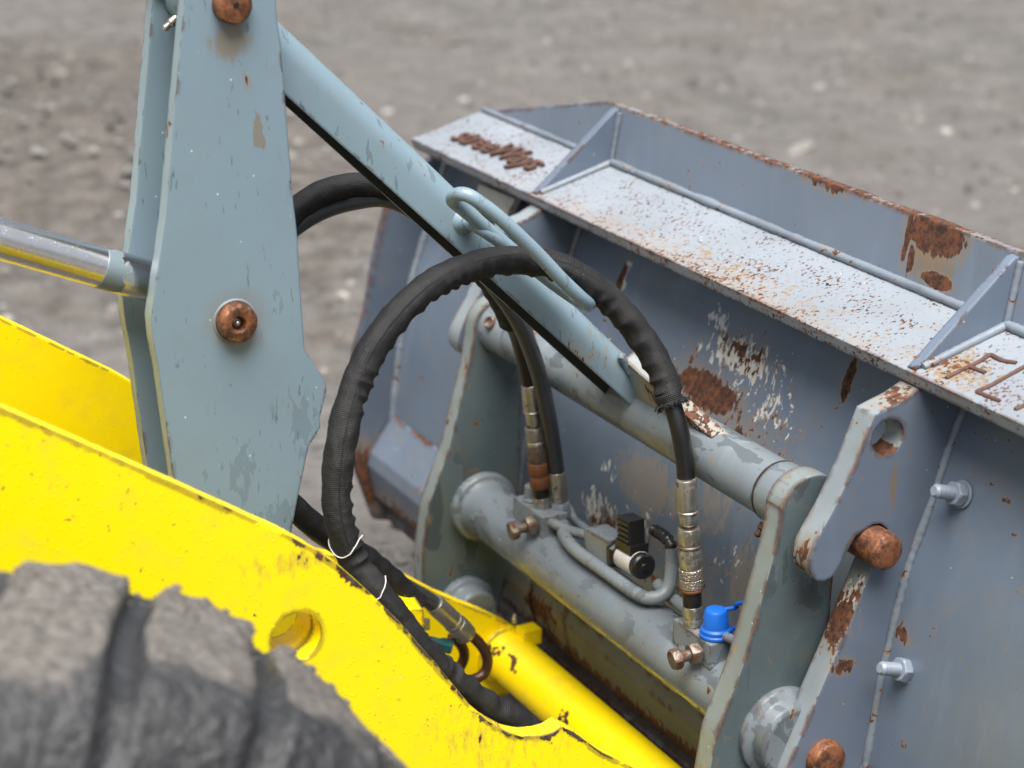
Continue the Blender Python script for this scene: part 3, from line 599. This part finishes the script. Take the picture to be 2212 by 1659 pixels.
def pinhead(px, py, r, proud, hole, name):
    c = on(px, py, -.44); pr = [(0, r), (proud - .005, r), (proud - .001, r * .93), (proud, r * .86)]
    if hole: pr += [(proud - .001, r * .42), (proud - .004, r * .36), (proud - .02, r * .33)]
    p = lathe(name, c + Vector((-.19, 0, 0)), c + Vector((1, 0, 0)), [(0, r)] + [(t + .19, q) for t, q in pr], M['rustpin'], LV, 40)
    if hole:
        c2 = c + Vector((proud - .02, 0, 0)); lathe('grease_nipple', c2, c2 + EX, [(0, .007), (.006, .007), (.007, .004), (.012, .0045), (.014, .002)], M['zinc'], p, 12); 
    return p
pinhead(507, 693, .0335, .024, True, 'pivot_pin'); pt = pinhead(497, 8, .031, .022, False, 'pivot_pin')
c = on(499, 6, -.44) + Vector((.0221, 0, 0)); lathe('pin_hole', c, c + EX, [(0, .005), (.0005, .005)], M['plastic'], pt, 14)
tube('pin_weld', [c.__class__((-.4405, on(507, 693, -.44).y + .036 * cos(a), on(507, 693, -.44).z + .036 * sin(a))) for a in [2 * pi * i / 36 for i in range(36)]], .003, M['lever'], LV, 8, True)

# ------------------------------------------------------------------ tilt cylinder rod
RD = thing('cylinder_rod', (-.53, -1.2, .5), 'wet chrome hydraulic rod running into the grey lever', 'piston rod')
r0, r1 = Vector((-.53, -1.213, .5063)), Vector((-.53, -.9716, .400)); rd = (r1 - r0).normalized()
e0 = r0 + rd * ((r1 - r0).length * .665)
lathe('chrome_rod', r0 - rd * 1.0, r1, [(0, .034), ((e0 - r0).length + 1.0, .034)], M['chrome'], RD, 40)
lathe('rod_end', e0, r1, [(0, .0345), (.001, .0352), (.092, .0352), (.100, .033), (.102, .026), (.14, .026)], M['rodend'], RD, 40)

# ------------------------------------------------------------------ tilt link with its cross tube
LK = thing('tilt_link', (-.53, -.1, 0), 'pale grey-blue slanted link from the lever top down to the cross tube', 'link')
def link_arm():
    A, B = on(612, 200, -.485), on(1322, 838, -.485); d = (B - A); L = d.length; d.normalize(); n = Vector((0, -d.z, d.y))
    n = n if n.z > 0 else -n; V = []; Fc = []; rows = []
    for t, h in ((-.30, .088), (-.1, .087), (0, .086), (L * .25, .084), (L * .5, .080), (L * .75, .073), (L, .068), (L + .06, .067), (L + .115, .060)):
        fb = -.003 - .004 * max(0, t) / L; r_ = .042
        def arch(x0, x1, top, rr): return [(x0, top - rr)] + [(x0 - rr * .94 + rr * .94 * cos(a), top - rr + rr * sin(a)) for a in [pi / 2 * i / 7 for i in range(1, 8)]] + [(x1 + rr * .94 - rr * .94 * sin(a), top - rr + rr * cos(a)) for a in [pi / 2 * i / 7 for i in range(0, 8)]]
        sec = [(-.482, 0), (-.482, .012)] + arch(-.482, -.580, h, r_) + [(-.580, fb), (-.572, fb)] + list(reversed(arch(-.490, -.572, h - .008, r_ - .006))) + [(-.490, 0)]
        rows.append([A + d * t + n * q[1] + Vector((q[0] + .485, 0, 0)) for q in sec])
    m = len(rows[0]); V = [p for r in rows for p in r]
    for i in range(len(rows) - 1):
        for j in range(m): k = (j + 1) % m; Fc.append((i * m + j, i * m + k, (i + 1) * m + k, (i + 1) * m + j))
    Fc.append([(len(rows) - 1) * m + j for j in range(19)])
    o = mesh_obj('link_arm', V, Fc, M['link'], LK, 40); o.data.materials.append(M['grime_shade'])
    k0 = 19; k1 = m - 1  # inner channel walls take the near-black, so their shade is painted in
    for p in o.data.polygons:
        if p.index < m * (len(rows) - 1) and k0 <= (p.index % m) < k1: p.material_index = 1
    return o
link_arm()
lathe('link_eye', on(360, 10, -.575) * 0 + Vector((-.58, -.838, .868)), Vector((1, -.838, .868)), [(0, .062), (.1, .062)], M['link'], LK, 40)
g0 = on(381, 40, -.52); lathe('grease_nipple', g0, g0 + Vector((.2, -1, -.6)), [(0, .008), (.014, .008), (.016, .005), (.026, .006), (.03, .003)], M['zinc'], LK, 12)
lathe('cross_tube', (-1.1, 0, 0), (1, 0, 0), [(.1, .0535), (.102, .0545), (1.04, .0545), (1.042, .0535)], M['couptube'], LK, 56)
for X1, X2, mir in ((-.487, -.215, False), (-.573, -.845, True)):
    p1, p2 = on(1345, 776, -.487), on(1582, 966, -.22); p1.x, p2.x = X1, X2; T_ = Vector((0, .026, .012)); p2 = Vector((X2, -.028, .043))
    V = []
    for p, D in ((p1, Vector((0, .03, -.085))), (p2, Vector((0, .012, -.03)))): V += [p, p + T_, p + T_ + D, p + D]
    mesh_obj('gusset', V, [(0, 1, 2, 3), (7, 6, 5, 4), (0, 4, 5, 1), (1, 5, 6, 2), (2, 6, 7, 3), (3, 7, 4, 0)], M['gussetw'], LK)
weld('weld_bead', [on(1342, 768, -.48), on(1352, 785, -.48), on(1362, 805, -.48)], .009, M['link'], LK, 31)
weld('weld_bead', [on(1432, 890, -.46), on(1425, 905, -.46), on(1420, 925, -.46)], .012, M['couptube'], LK, 32)
# guide loop for the hose
nb_ = [(978, 432, -.40), (990, 420, -.37), (1015, 424, -.35), (1060, 455, -.34), (1110, 498, -.335), (1165, 552, -.335), (1215, 605, -.335), (1255, 643, -.34), (1272, 658, -.36),
       (1262, 656, -.405), (1235, 640, -.44), (1190, 608, -.45), (1140, 568, -.45), (1085, 522, -.45), (1040, 484, -.445), (1000, 452, -.43)]
LPTS = crom([on(*p) for p in nb_], 8, True)
gl = tube('hose_guide_loop', LPTS, .0125, M['link'], LK, 16, True)
tube('guide_stem', crom([on(*p) for p in ((1003, 478, -.49), (1018, 484, -.46), (1040, 495, -.447), (1070, 515, -.447), (1090, 530, -.452))], 8), .012, M['link'], LK, 14)
w0 = on(1000, 477, -.487)
lathe('stem_weld', w0 - EX * .004, w0 + EX, [(0, .028), (.006, .026), (.014, .019), (.02, .013)], M['link'], LK, 20)

# ------------------------------------------------------------------ quick coupler
QC = thing('quick_coupler', (-.55, -.05, -.5), 'grey-green hydraulic quick coupler frame between boom and bucket', 'coupler')
cpl = circ((.0, .0), .066, 12, radians(20), radians(165), False) + [(-.066, -.015), (-.078, -.075), (-.129, -.262), (-.181, -.388), (-.198, -.50), (-.2, -.62)] + circ((-.0975, -.64), .1, 8, radians(190), radians(330), False) + [(.04, -.5), (.05, -.2), (.055, -.03)]
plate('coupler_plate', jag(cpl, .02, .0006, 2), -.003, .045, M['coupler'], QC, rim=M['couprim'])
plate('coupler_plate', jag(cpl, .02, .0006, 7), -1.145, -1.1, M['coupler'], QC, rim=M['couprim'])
LT = Vector((0, -.0494, -.412))
lathe('lower_tube', (-1.1, LT.y, LT.z), (1, LT.y, LT.z), [(0, .080), (.016, .080), (.021, .077), (.024, .068), (.034, .0635), (.05, .0625), (1.06, .0625), (1.08, .066), (1.096, .074)], M['couptube'], QC, 56)
lathe('outer_boss', (.045, LT.y, LT.z), (1, LT.y, LT.z), [(0, .085), (.012, .085), (.022, .072), (.045, .068), (.05, .06)], M['couptube'], QC, 48)
lathe('upper_boss', (-1.1, 0, 0), (1, 0, 0), [(0, .058), (.02, .056), (.094, .0555), (.095, .05)], M['couptube'], QC, 48)
lathe('upper_boss', (0, 0, 0), (-1, 0, 0), [(0, .058), (.052, .0575), (.054, .05)], M['couptube'], QC, 48)
tube('dark_seam', [Vector((-.0565, .0565 * cos(a), .0565 * sin(a))) for a in [2 * pi * i / 48 for i in range(48)]], lambda s, a, i: .0013 + .0010 * mnoise.noise((i * .7, 0, 0)), M['grime_shade'], QC, 8, True)
c = on(1088, 722, -1.055); q = Vector((0, -.85, .25)); s_ = lathe('set_screw', (-1.055, -.045, .028), Vector((-1.055, -.045, .028)) + Vector((.25, -.8, .45)), [(0, .014), (.012, .014), (.014, .011), (.008, .007)], M['boltrust'], QC, 16)
g = on(1672, 1135, -.07); lathe('grease_nipple', (-.045, -.035, -.05), Vector((-.045, -.035, -.05)) + Vector((0, -.6, -.8)), [(0, .008), (.012, .008), (.014, .005), (.024, .0065), (.028, .003)], M['rust'], QC, 12)
lathe('pivot_boss', (-1.1, -.095, -.645), (1, -.095, -.645), [(0, .068), (.02, .068), (.026, .056), (.06, .054), (.065, .048)], M['couptube'], QC, 40)
lathe('pivot_boss', (0, -.0975, -.62), (-1, -.0975, -.62), [(0, .072), (.03, .07), (.05, .06), (.1, .058)], M['couptube'], QC, 40)
lathe('hook_pin', (.04, .0747, -.0475), (1, .0747, -.0475), [(0, .0335), (.11, .0335), (.121, .0315), (.126, .026), (.127, .022)], M['rustpin'], QC, 40)
lathe('hook_pin', (-1.13, .0747, -.0475), (-2, .0747, -.0475), [(0, .032), (.12, .032)], M['rustpin'], QC, 30)
lp = on(1785, 1642, .13); lathe('lock_pin', (.04, lp.y, lp.z), (1, lp.y, lp.z), [(0, .037), (.085, .037), (.1, .034), (.105, .02)], M['rustpin'], QC, 36)
# manifold blocks with their bolts
def manifold(C1, lx, ly, lz):
    b = box('manifold_block', C1 + Vector((-lx / 2, ly / 2, -lz / 2)), EX, EY, EZ, lx / 2, ly / 2, lz / 2, M['pipe'], QC)
    f = C1 + Vector((-.028, 0, -.024)); ax = Vector((-.12, -1, -.12)).normalized()
    lathe('bolt', f, f + ax, [(0, .011)] + [(.014 + .002 * i, .011 if i % 2 else .0098) for i in range(14)] + [(.05, .01)], M['boltrust'], b, 18)
    hexa('lock_nut', f + ax * .004, f + ax, .0215, .02, M['boltrust'], b, .5); hexa('bolt_head', f + ax * .043, f + ax * 2, .0205, .018, M['boltrust'], b, .2)
    return b
C1 = on(1534, 1395, -.122); manifold(C1, .125, .062, .05)
C2 = on(1173, 1120, -.765); manifold(C2, .13, .06, .05)
pp = C2 + Vector((-.095, .025, 0)); lathe('block_plug', pp, pp + EZ, [(0, .02), (.006, .018), (.008, .0155), (.034, .0155), (.037, .013)], M['pipe'], QC, 24)
weld('weld_bead', [on(1540, 1443, -.12), on(1530, 1438, -.135), on(1505, 1422, -.17), on(1470, 1398, -.22)], .008, M['couptube'], QC, 41)
wb = on(1541, 1446, -.125); lathe('weld_blob', wb - Vector((0, -.01, .01)), wb + Vector((0, -.5, .5)), [(0, .02), (.008, .018), (.014, .011), (.017, .003)], M['couptube'], QC, 16)
weld('weld_bead', [on(1108, 1130, -.88), on(1130, 1147, -.85), on(1160, 1167, -.81), on(1172, 1172, -.79)], .008, M['couptube'], QC, 42)
# hydraulic pipes
def pipe(pts, r=.0118, mat='pipe'): return tube('hydraulic_pipe', crom([on(*p) for p in pts], 8), r, M[mat], QC, 18)
tube('hydraulic_pipe', crom([on(1209, 1095, -.80), on(1212, 1120, -.79), (-.755, -.035, -.335), (-.72, -.056, -.330), (-.675, -.070, -.329), (-.62, -.077, -.329), (-.535, -.075, -.330), (-.445, -.074, -.330), (-.405, -.072, -.330), (-.375, -.064, -.329), on(1428, 1287, -.36), on(1444, 1268, -.36), on(1450, 1240, -.365), on(1451, 1205, -.37), on(1452, 1180, -.37)], 8), .0135, M['pipe'], QC, 18)
pipe([(1185, 1128, -.78), (1200, 1133, -.75), (1230, 1146, -.71), (1262, 1155, -.67), (1285, 1165, -.64)], .0108)
pipe([(1212, 1085, -.86), (1228, 1098, -.84), (1240, 1122, -.82), (1262, 1140, -.78), (1290, 1160, -.73)], .009)
pipe([(1420, 1262, -.42), (1440, 1282, -.38), (1470, 1305, -.33), (1490, 1320, -.29)], .0125)
pipe([(1552, 1372, -.15), (1575, 1378, -.11), (1600, 1392, -.06), (1625, 1410, -.01)], .009)
# solenoid valve
SV = on(1312, 1178, -.57); ax = (on(1392, 1225, -.42) - SV).normalized(); vz = (EZ - ax * ax.z).normalized(); vy = vz.cross(ax)
v_ = box('valve_block', SV, ax, vy, vz, .05, .026, .027, M['pipe'], QC)
lathe('valve_hex', SV + ax * .05, SV + ax, [(0, .034), (.012, .034), (.016, .028), (.024, .028)], M['plastic'], v_, 6)
lathe('solenoid_coil', SV + ax * .072, SV + ax, [(0, .024), (.002, .0265), (.062, .0265), (.064, .024)], M['coil'], v_, 32)
lathe('coil_cap', SV + ax * .134, SV + ax, [(0, .026), (.014, .026), (.018, .022), (.018, .008), (.022, .007)] , M['plastic'], v_, 24)
pc = SV + ax * .102 + vz * .043
pg = box('plug_connector', pc + vz * .016, ax, vy, vz, .024, .0165, .03, M['plastic'], v_)
for i in range(4): box('plug_rib', pc + vz * (.004 + .011 * i) - vy * .0175 * (1 if vy.dot(CAM - pc) < 0 else -1), ax, vy, vz, .022, .0025, .003, M['plastic'], pg)
box('plug_foot', SV + ax * .102 + vz * .03, ax, vy, vz, .031, .02, .010, M['plastic'], v_)
gp = crom([on(*p) for p in ((1408, 1143, -.435), (1422, 1150, -.42), (1440, 1163, -.385), (1450, 1180, -.37), (1452, 1192, -.37))], 10)
tube('cable_gland', gp, lambda s, a, i: .0105 + (.0022 if int(s / .006) % 2 else 0), M['plastic'], v_, 18)
# coupler cross plate under the tube

# ------------------------------------------------------------------ hoses
def stack(parent, p0, p1, segs):
    L = (p1 - p0).length; d = (p1 - p0).normalized()
    for nm, a, b, r, mat, kind in segs:
        q0 = p0 + d * (L * a); h = L * (b - a)
        if kind == 'hex': hexa(nm, q0, p1 + d, r, h, M[mat], parent, .35)
        else: lathe(nm, q0, p1 + d, [(0, r * .94), (h * .08, r), (h * .92, r), (h, r * .94)] if kind != 'ring' else [(0, r * .9), (h * .3, r), (h * .7, r), (h, r * .9)], M[mat], parent, 28)
H1 = thing('hydraulic_hose', on(1498, 1347, -.22), 'big black woven-sleeve hose looping through the guide ring in front of the link', 'hose', 'hydraulic hoses')
front = [(1452, 872, -.27), (1425, 800, -.30), (1385, 730, -.33), (1330, 663, -.355), (1260, 606, -.375), (1190, 574, -.39), (1120, 564, -.40), (1050, 570, -.40), (975, 594, -.39), (905, 638, -.37),
         (845, 699, -.35), (800, 766, -.335), (768, 840, -.32), (745, 920, -.30), (732, 1000, -.285), (729, 1070, -.275), (739, 1140, -.265), (764, 1205, -.255), (805, 1270, -.235), (858, 1338, -.22), (910, 1402, -.21), (975, 1462, -.21), (1050, 1520, -.21), (1120, 1566, -.21), (1190, 1608, -.22), (1250, 1660, -.24)]
FP = crom([on(*p) for p in front], 22)
def cum(P):
    o = [0.0]
    for a, b in zip(P, P[1:]): o.append(o[-1] + (b - a).length)
    return o
FL = cum(FP)[-1]
def curv(P):   # inner side of the bend, as an angle in the sweep frame
    F = frames(P); out = []
    for i in range(len(P)):
        a, b, c = P[max(0, i - 8)], P[i], P[min(len(P) - 1, i + 8)]; k = (a + c) * .5 - b; out.append((atan2(k.dot(F[i][2]), k.dot(F[i][1])), min(1, k.length / .0007)))
    return out
CV = curv(FP)
def srad(s, a, i):
    ca, cm = CV[i]; inner = max(0, cos(a - ca)) ** 1.5 * cm
    w = abs(sin(s * 95 + 1.6 * sin(s * 23))) ; r = .0272 - inner * .0062 * w * (1 + .8 * mnoise.noise((s * 20, 2, 2)))
    r += .0024 * mnoise.noise((s * 38, cos(a) * 1.5, sin(a) * 1.5)) + .0008 * mnoise.noise((s * 160, cos(a) * 3, sin(a) * 3))
    if s < .02: r -= .002 * (1 - s / .02)
    return r
tube('woven_sleeve', FP, srad, M['sleeve'], H1, 40)
P1 = FP[0]; bare = crom([FP[10], FP[0], on(1467, 925, -.25), on(1478, 985, -.237), on(1482, 1030, -.231), on(1483, 1050, -.23)], 12)
tube('rubber_hose', bare, .0168, M['rubber'], H1, 24)
fr = random.Random(5); V = []; Fc = []
d0 = (FP[0] - FP[3]).normalized(); n0 = d0.orthogonal().normalized(); b0 = d0.cross(n0)
for i in range(150):
    a = fr.random() * 2 * pi; st = FP[0] - d0 * .004 + (n0 * cos(a) + b0 * sin(a)) * (.024 + .003 * fr.random()); e = st + d0 * (.004 + .010 * fr.random()) + (n0 * (fr.random() - .5) + b0 * (fr.random() - .5)) * .014 + (n0 * cos(a) + b0 * sin(a)) * .006 * fr.random()
    w = (e - st).cross(FW).normalized() * .0011; q = len(V); V += [st - w, st + w, e + w * .4, e - w * .4, st + FW * .001, e + FW * .001]; Fc += [(q, q + 1, q + 2, q + 3), (q, q + 4, q + 5, q + 3), (q + 1, q + 4, q + 5, q + 2)]
tag(mesh_obj('frayed_threads', V, Fc, M['rubber'], H1), None, None, None, 'stuff')
tube('sleeve_hem', [FP[0] + d0 * .001 + (n0 * cos(a) + b0 * sin(a)) * .0245 for a in [2 * pi * i / 30 for i in range(30)]], lambda s, a, i: .0042 + .0022 * mnoise.noise((i * .8, 1, 1)), M['sleeve'], H1, 8, True)
stack(H1, on(1482, 1034, -.225), on(1498, 1349, -.208), [('ferrule', 0, .212, .0190, 'zinc', 'c'), ('ferrule_ring', .21, .23, .0197, 'zinc', 'ring'), ('ferrule_tail', .23, .305, .0168, 'zinc', 'c'), ('neck', .30, .34, .0105, 'zincrust', 'c'),
      ('hex_nut', .328, .44, .0235, 'zinc', 'hex'), ('body_ring', .44, .47, .0215, 'boltrust', 'ring'), ('coupling_body', .465, .60, .0232, 'zinc', 'hex'), ('knurled_collar', .605, .668, .0222, 'knurl', 'c'), ('knurled_collar', .672, .738, .0222, 'knurl', 'c'), ('rust_ring', .735, .765, .0218, 'zincrust', 'ring'),
      ('black_neck', .76, .87, .0178, 'blackfit', 'c'), ('base_hex', .865, .95, .0205, 'zinc', 'hex'), ('base_ring', .945, 1.0, .0192, 'zinc', 'ring')])
# white cord tied round the sleeve
def cord(i, seed, name='tie_cord', extra=.0):
    T, N, B = frames(FP)[i]; C_ = FP[i]; tl = Vector((T.x, T.y, T.z))
    pts = [C_ + (N * cos(a) + B * sin(a)) * .0295 + T * (.010 * sin(a * 2 + seed) + .006 * cos(a + seed) + .004 * mnoise.noise((a * 2, seed, 1))) for a in [2 * pi * j / 40 for j in range(40)]]
    tube(name, pts, .0009, M['thread'], H1, 6, True)
def nearest(px, py):
    best = min(range(len(FP)), key=lambda i: ((FP[i] - CAM).normalized() - ray(px, py).normalized()).length); return best
cord(nearest(748, 1172), .4); cord(nearest(808, 1268), 1.2)

XF = -.68
hidden = [(560, 585), (525, 690), (520, 830), (550, 960), (600, 1060)]
H2 = thing('hydraulic_hose', on(1172, 1100, -.81), 'black sleeved hose looping behind link and lever, with plain end on the rusty coupling', 'hose', 'hydraulic hoses')
a2 = [(1103, 694, -.76), (1086, 655, -.73), (1050, 596, -.70), (985, 515, XF), (905, 447, XF), (825, 409, XF), (760, 402, XF), (700, 417, XF), (648, 449, XF), (600, 497, XF), (550, 570, XF), (515, 680, XF), (515, 820, XF), (550, 960, XF), (605, 1060, XF), (660, 1118, XF), (720, 1160, XF), (790, 1205, XF), (850, 1255, XF), (900, 1305, XF)]
P2 = crom([on(*p) for p in a2], 16)
tube('woven_sleeve', P2, lambda s, a, i: .0245 + .0014 * mnoise.noise((s * 40, cos(a) * 1.5, sin(a) * 1.5)) - .002 * abs(sin(s * 80)) * max(0, -cos(a)), M['sleeve'], H2, 32)
tube('rubber_hose', crom([P2[6], P2[0], on(1117, 725, -.79), on(1133, 785, -.81), on(1143, 828, -.815), on(1146, 845, -.815)], 10), .0155, M['rubber'], H2, 20)
stack(H2, on(1144, 830, -.815), on(1173, 1104, -.82), [('ferrule', 0, .2, .0185, 'zinc', 'c'), ('ferrule_ring', .195, .215, .0192, 'zinc', 'ring'), ('ferrule_tail', .21, .3, .0160, 'zinc', 'c'), ('neck', .29, .335, .0098, 'zinc', 'c'), ('hex_nut', .325, .43, .0225, 'zinc', 'hex'),
      ('body_ring', .43, .47, .0215, 'zinc', 'ring'), ('coupling_body', .465, .60, .0225, 'boltrust', 'hex'), ('rusty_collar', .60, .70, .0222, 'zincrust', 'c'), ('rusty_collar', .70, .80, .0218, 'zincrust', 'c'), ('black_neck', .795, .885, .0172, 'blackfit', 'c'), ('base_hex', .88, .97, .0200, 'zinc', 'hex'), ('base_ring', .965, 1.0, .0192, 'zinc', 'ring')])
H3 = thing('hydraulic_hose', on(1213, 1112, -.80), 'plain black rubber hose under the sleeved one, ending in a painted union nut', 'hose', 'hydraulic hoses')
a3 = [(1203, 1030, -.80), (1201, 1010, -.80), (1190, 930, -.79), (1172, 840, -.77), (1150, 765, -.74), (1118, 690, -.71), (1060, 608, -.69), (985, 530, XF), (905, 462, XF), (835, 429, XF), (765, 434, XF), (702, 452, XF), (648, 482, XF), (605, 520, XF), (565, 590, XF), (545, 690, XF), (545, 820, XF), (570, 950, XF), (615, 1070, XF - .02), (665, 1135, -.72), (720, 1175, -.73), (790, 1218, -.74), (860, 1258, -.75), (915, 1290, -.76), (945, 1311, -.765)]
P3 = crom([on(*p) for p in a3], 12)
tube('rubber_hose', P3, .0172, M['rubber_grey'], H3, 24)
def hose_text():
    cu = bpy.data.curves.new('t', 'FONT'); cu.body = "uphoses 2/08"; cu.extrude = .02; cu.offset = .006; o = bpy.data.objects.new('tmp', cu); COL.objects.link(o); bpy.context.view_layer.update()
    me = bpy.data.meshes.new_from_object(o.evaluated_get(bpy.context.evaluated_depsgraph_get())); bpy.data.objects.remove(o)
    C_ = cum(P3); F = frames(P3); i0 = min(range(len(P3)), key=lambda i: ((P3[i] - CAM).normalized() - ray(848, 428).normalized()).length)
    sc = .0155; s0 = C_[i0] + .275; L = parent_loc(H3)        # the hose runs right to left here
    for v in me.vertices:
        s = s0 - v.co.x * sc - .0; i = max(0, min(len(P3) - 2, next((k for k in range(len(C_) - 1) if C_[k + 1] >= s), len(P3) - 2))); t = (s - C_[i]) / max(1e-6, C_[i + 1] - C_[i])
        c = P3[i].lerp(P3[i + 1], t); T = F[i][0]; vw = (CAM - c).normalized(); vw = (vw - T * vw.dot(T)).normalized(); up = T.cross(vw); up = up if up.z > 0 else -up
        a = (v.co.y - .30) * sc / .0172 + .12; v.co = c + (vw * cos(a) + up * sin(a)) * (.0171 + (v.co.z + .02) * sc * .6) - L
    me.materials.clear(); me.materials.append(M['rubber']); o = bpy.data.objects.new('embossed_text', me); COL.objects.link(o); o.parent = H3
hose_text()
stack(H3, on(1203, 1018, -.80), on(1213, 1117, -.80), [('ferrule', 0, .53, .0195, 'zinc', 'c'), ('ferrule_tail', .53, .68, .0172, 'zinc', 'c'), ('union_nut', .66, .98, .0225, 'bolt', 'hex')])
stack(H3, on(937, 1303, -.763), on(1008, 1371, -.78), [('ferrule', 0, .55, .0215, 'zinc', 'c'), ('ferrule_ring', .55, .66, .0225, 'zinc', 'ring'), ('hex_nut', .66, 1.0, .0255, 'zinc', 'hex')])

# ------------------------------------------------------------------ blue dust cap
bc = Vector((C1.x - .028, C1.y + .031, C1.z))
CPT = thing('dust_cap', bc, 'bright blue rubber dust cap on the near manifold block', 'cap')
ud = Vector((-.02, -.02, 1)).normalized()
cp = lathe('cap_body', bc, bc + ud, [(0, .029), (.003, .031), (.007, .031), (.009, .0285), (.016, .0285), (.020, .0245), (.05, .0215), (.054, .019), (.057, .010)], M['blue'], CPT, 36)
tube('cap_strap', crom([bc + ud * .05 + Vector((.0, .012, 0)), bc + ud * .056 + Vector((.02, .03, .004)), on(1592, 1305, -.12), on(1630, 1297, -.06), on(1650, 1298, -.02)], 10), .0042, M['blue'], CPT, 12)
tube('cap_strap', crom([bc + ud * .014 + Vector((.02, .015, 0)), on(1585, 1358, -.14), on(1600, 1358, -.1), on(1625, 1375, -.05)], 8), .0042, M['blue'], CPT, 12)

# ------------------------------------------------------------------ front wheel
WC = Vector((.55, -1.640, -.352)); WR = .737
WH = thing('front_wheel', (WC.x, WC.y, GZ), 'mud-caked front loader tyre in the lower foreground', 'wheel')
def tyre():
    NT, NW = 640, 56; V = []; Fc = []; bare = []; pitch = 2 * pi / 24
    def sq(p, d, e=.085):
        p = p % 1.0; return max(0, min(1, p / e)) * max(0, min(1, (d - p) / e)) if p < d else 0.0
    for i in range(NT):
        th_ = 2 * pi * i / NT
        for j in range(NW):
            w = j / (NW - 1); x = -.25 + .5 * w; ed = abs(w - .5) * 2
            base = WR - .045 - .11 * max(0, (ed - .62) / .38) ** 2.2
            if w < .5: lg = sq(th_ / pitch - 1.3 * (w - .5) + .40, .88)
            else: lg = sq(th_ / pitch - 1.0 * (w - .5) + .40, .88)
            r = base + .014 + .032 * max(lg * lg * (3 - 2 * lg), max(0, .8 - 2.8 * w))
            n = mnoise.fractal((x * 9, cos(th_) * 9 * WR, sin(th_) * 9 * WR), 1, 2, 4) * .0045 + mnoise.noise((x * 40, cos(th_) * 40 * WR, sin(th_) * 40 * WR)) * .002 + .012 * (1 - lg) * max(0, mnoise.noise((x * 6, cos(th_) * 6, sin(th_) * 6)) + .35)
            n += .007 * max(0, mnoise.noise((x * 22, cos(th_) * 20, sin(th_) * 20 + 3))) * (1 if w < .2 else .3)
            r += n; V.append((WC.x + x, WC.y + cos(th_) * r, WC.z + sin(th_) * r))
            bare.append(min(1, .14 + (1.0 * (1 - lg) * min(1, w / .3)) + .7 * max(0, w - .55) / .45))
    for i in range(NT):
        k = (i + 1) % NT
        for j in range(NW - 1): Fc.append((i * NW + j, k * NW + j, k * NW + j + 1, i * NW + j + 1))
    q = len(V)
    for sgn, jj in ((-1, 0), (1, NW - 1)):
        ringo = [i * NW + jj for i in range(NT)]; prev = ringo
        for dx, rr in ((.05, .56), (.03, .42), (-.03, .36)):
            st = len(V)
            for i in range(NT): a = 2 * pi * i / NT; V.append((WC.x + sgn * (.25 + dx), WC.y + cos(a) * rr, WC.z + sin(a) * rr)); bare.append(.9)
            cur = [st + i for i in range(NT)]
            for i in range(NT): k = (i + 1) % NT; Fc.append((prev[i], prev[k], cur[k], cur[i]))
            prev = cur
    o = mesh_obj('tyre', V, Fc, M['mud'], WH, smooth=True); at = o.data.attributes.new('bare', 'FLOAT', 'POINT'); at.data.foreach_set('value', bare); return [Vector(V[i * NW + j]) for i in range(30, 260) for j in range(0, 22)]
TV = tyre()
lathe('rim', WC - EX * .2, WC + EX, [(0, .36), (.05, .34), (.2, .33), (.35, .34), (.4, .37), (.4, .34), (.3, .3), (.28, .05)], M['yellow_in'], WH, 48)
def clods():
    V = []; Fc = []; rnd = random.Random(11)
    for i in range(900):
        c = rnd.choice(TV); r = .002 + .0085 * rnd.random() ** 4; q = len(V)
        for b in ((1, 0, 0), (-1, 0, 0), (0, 1, 0), (0, -1, 0), (0, 0, 1), (0, 0, -1)): V.append(c + Vector(b) * r * (.6 + .8 * rnd.random()))
        Fc += [tuple(q + t for t in f) for f in ((0, 2, 4), (2, 1, 4), (1, 3, 4), (3, 0, 4), (2, 0, 5), (1, 2, 5), (3, 1, 5), (0, 3, 5))]
    tag(mesh_obj('mud_clods', V, Fc, M['clod'], WH), None, None, None, 'stuff')
clods()
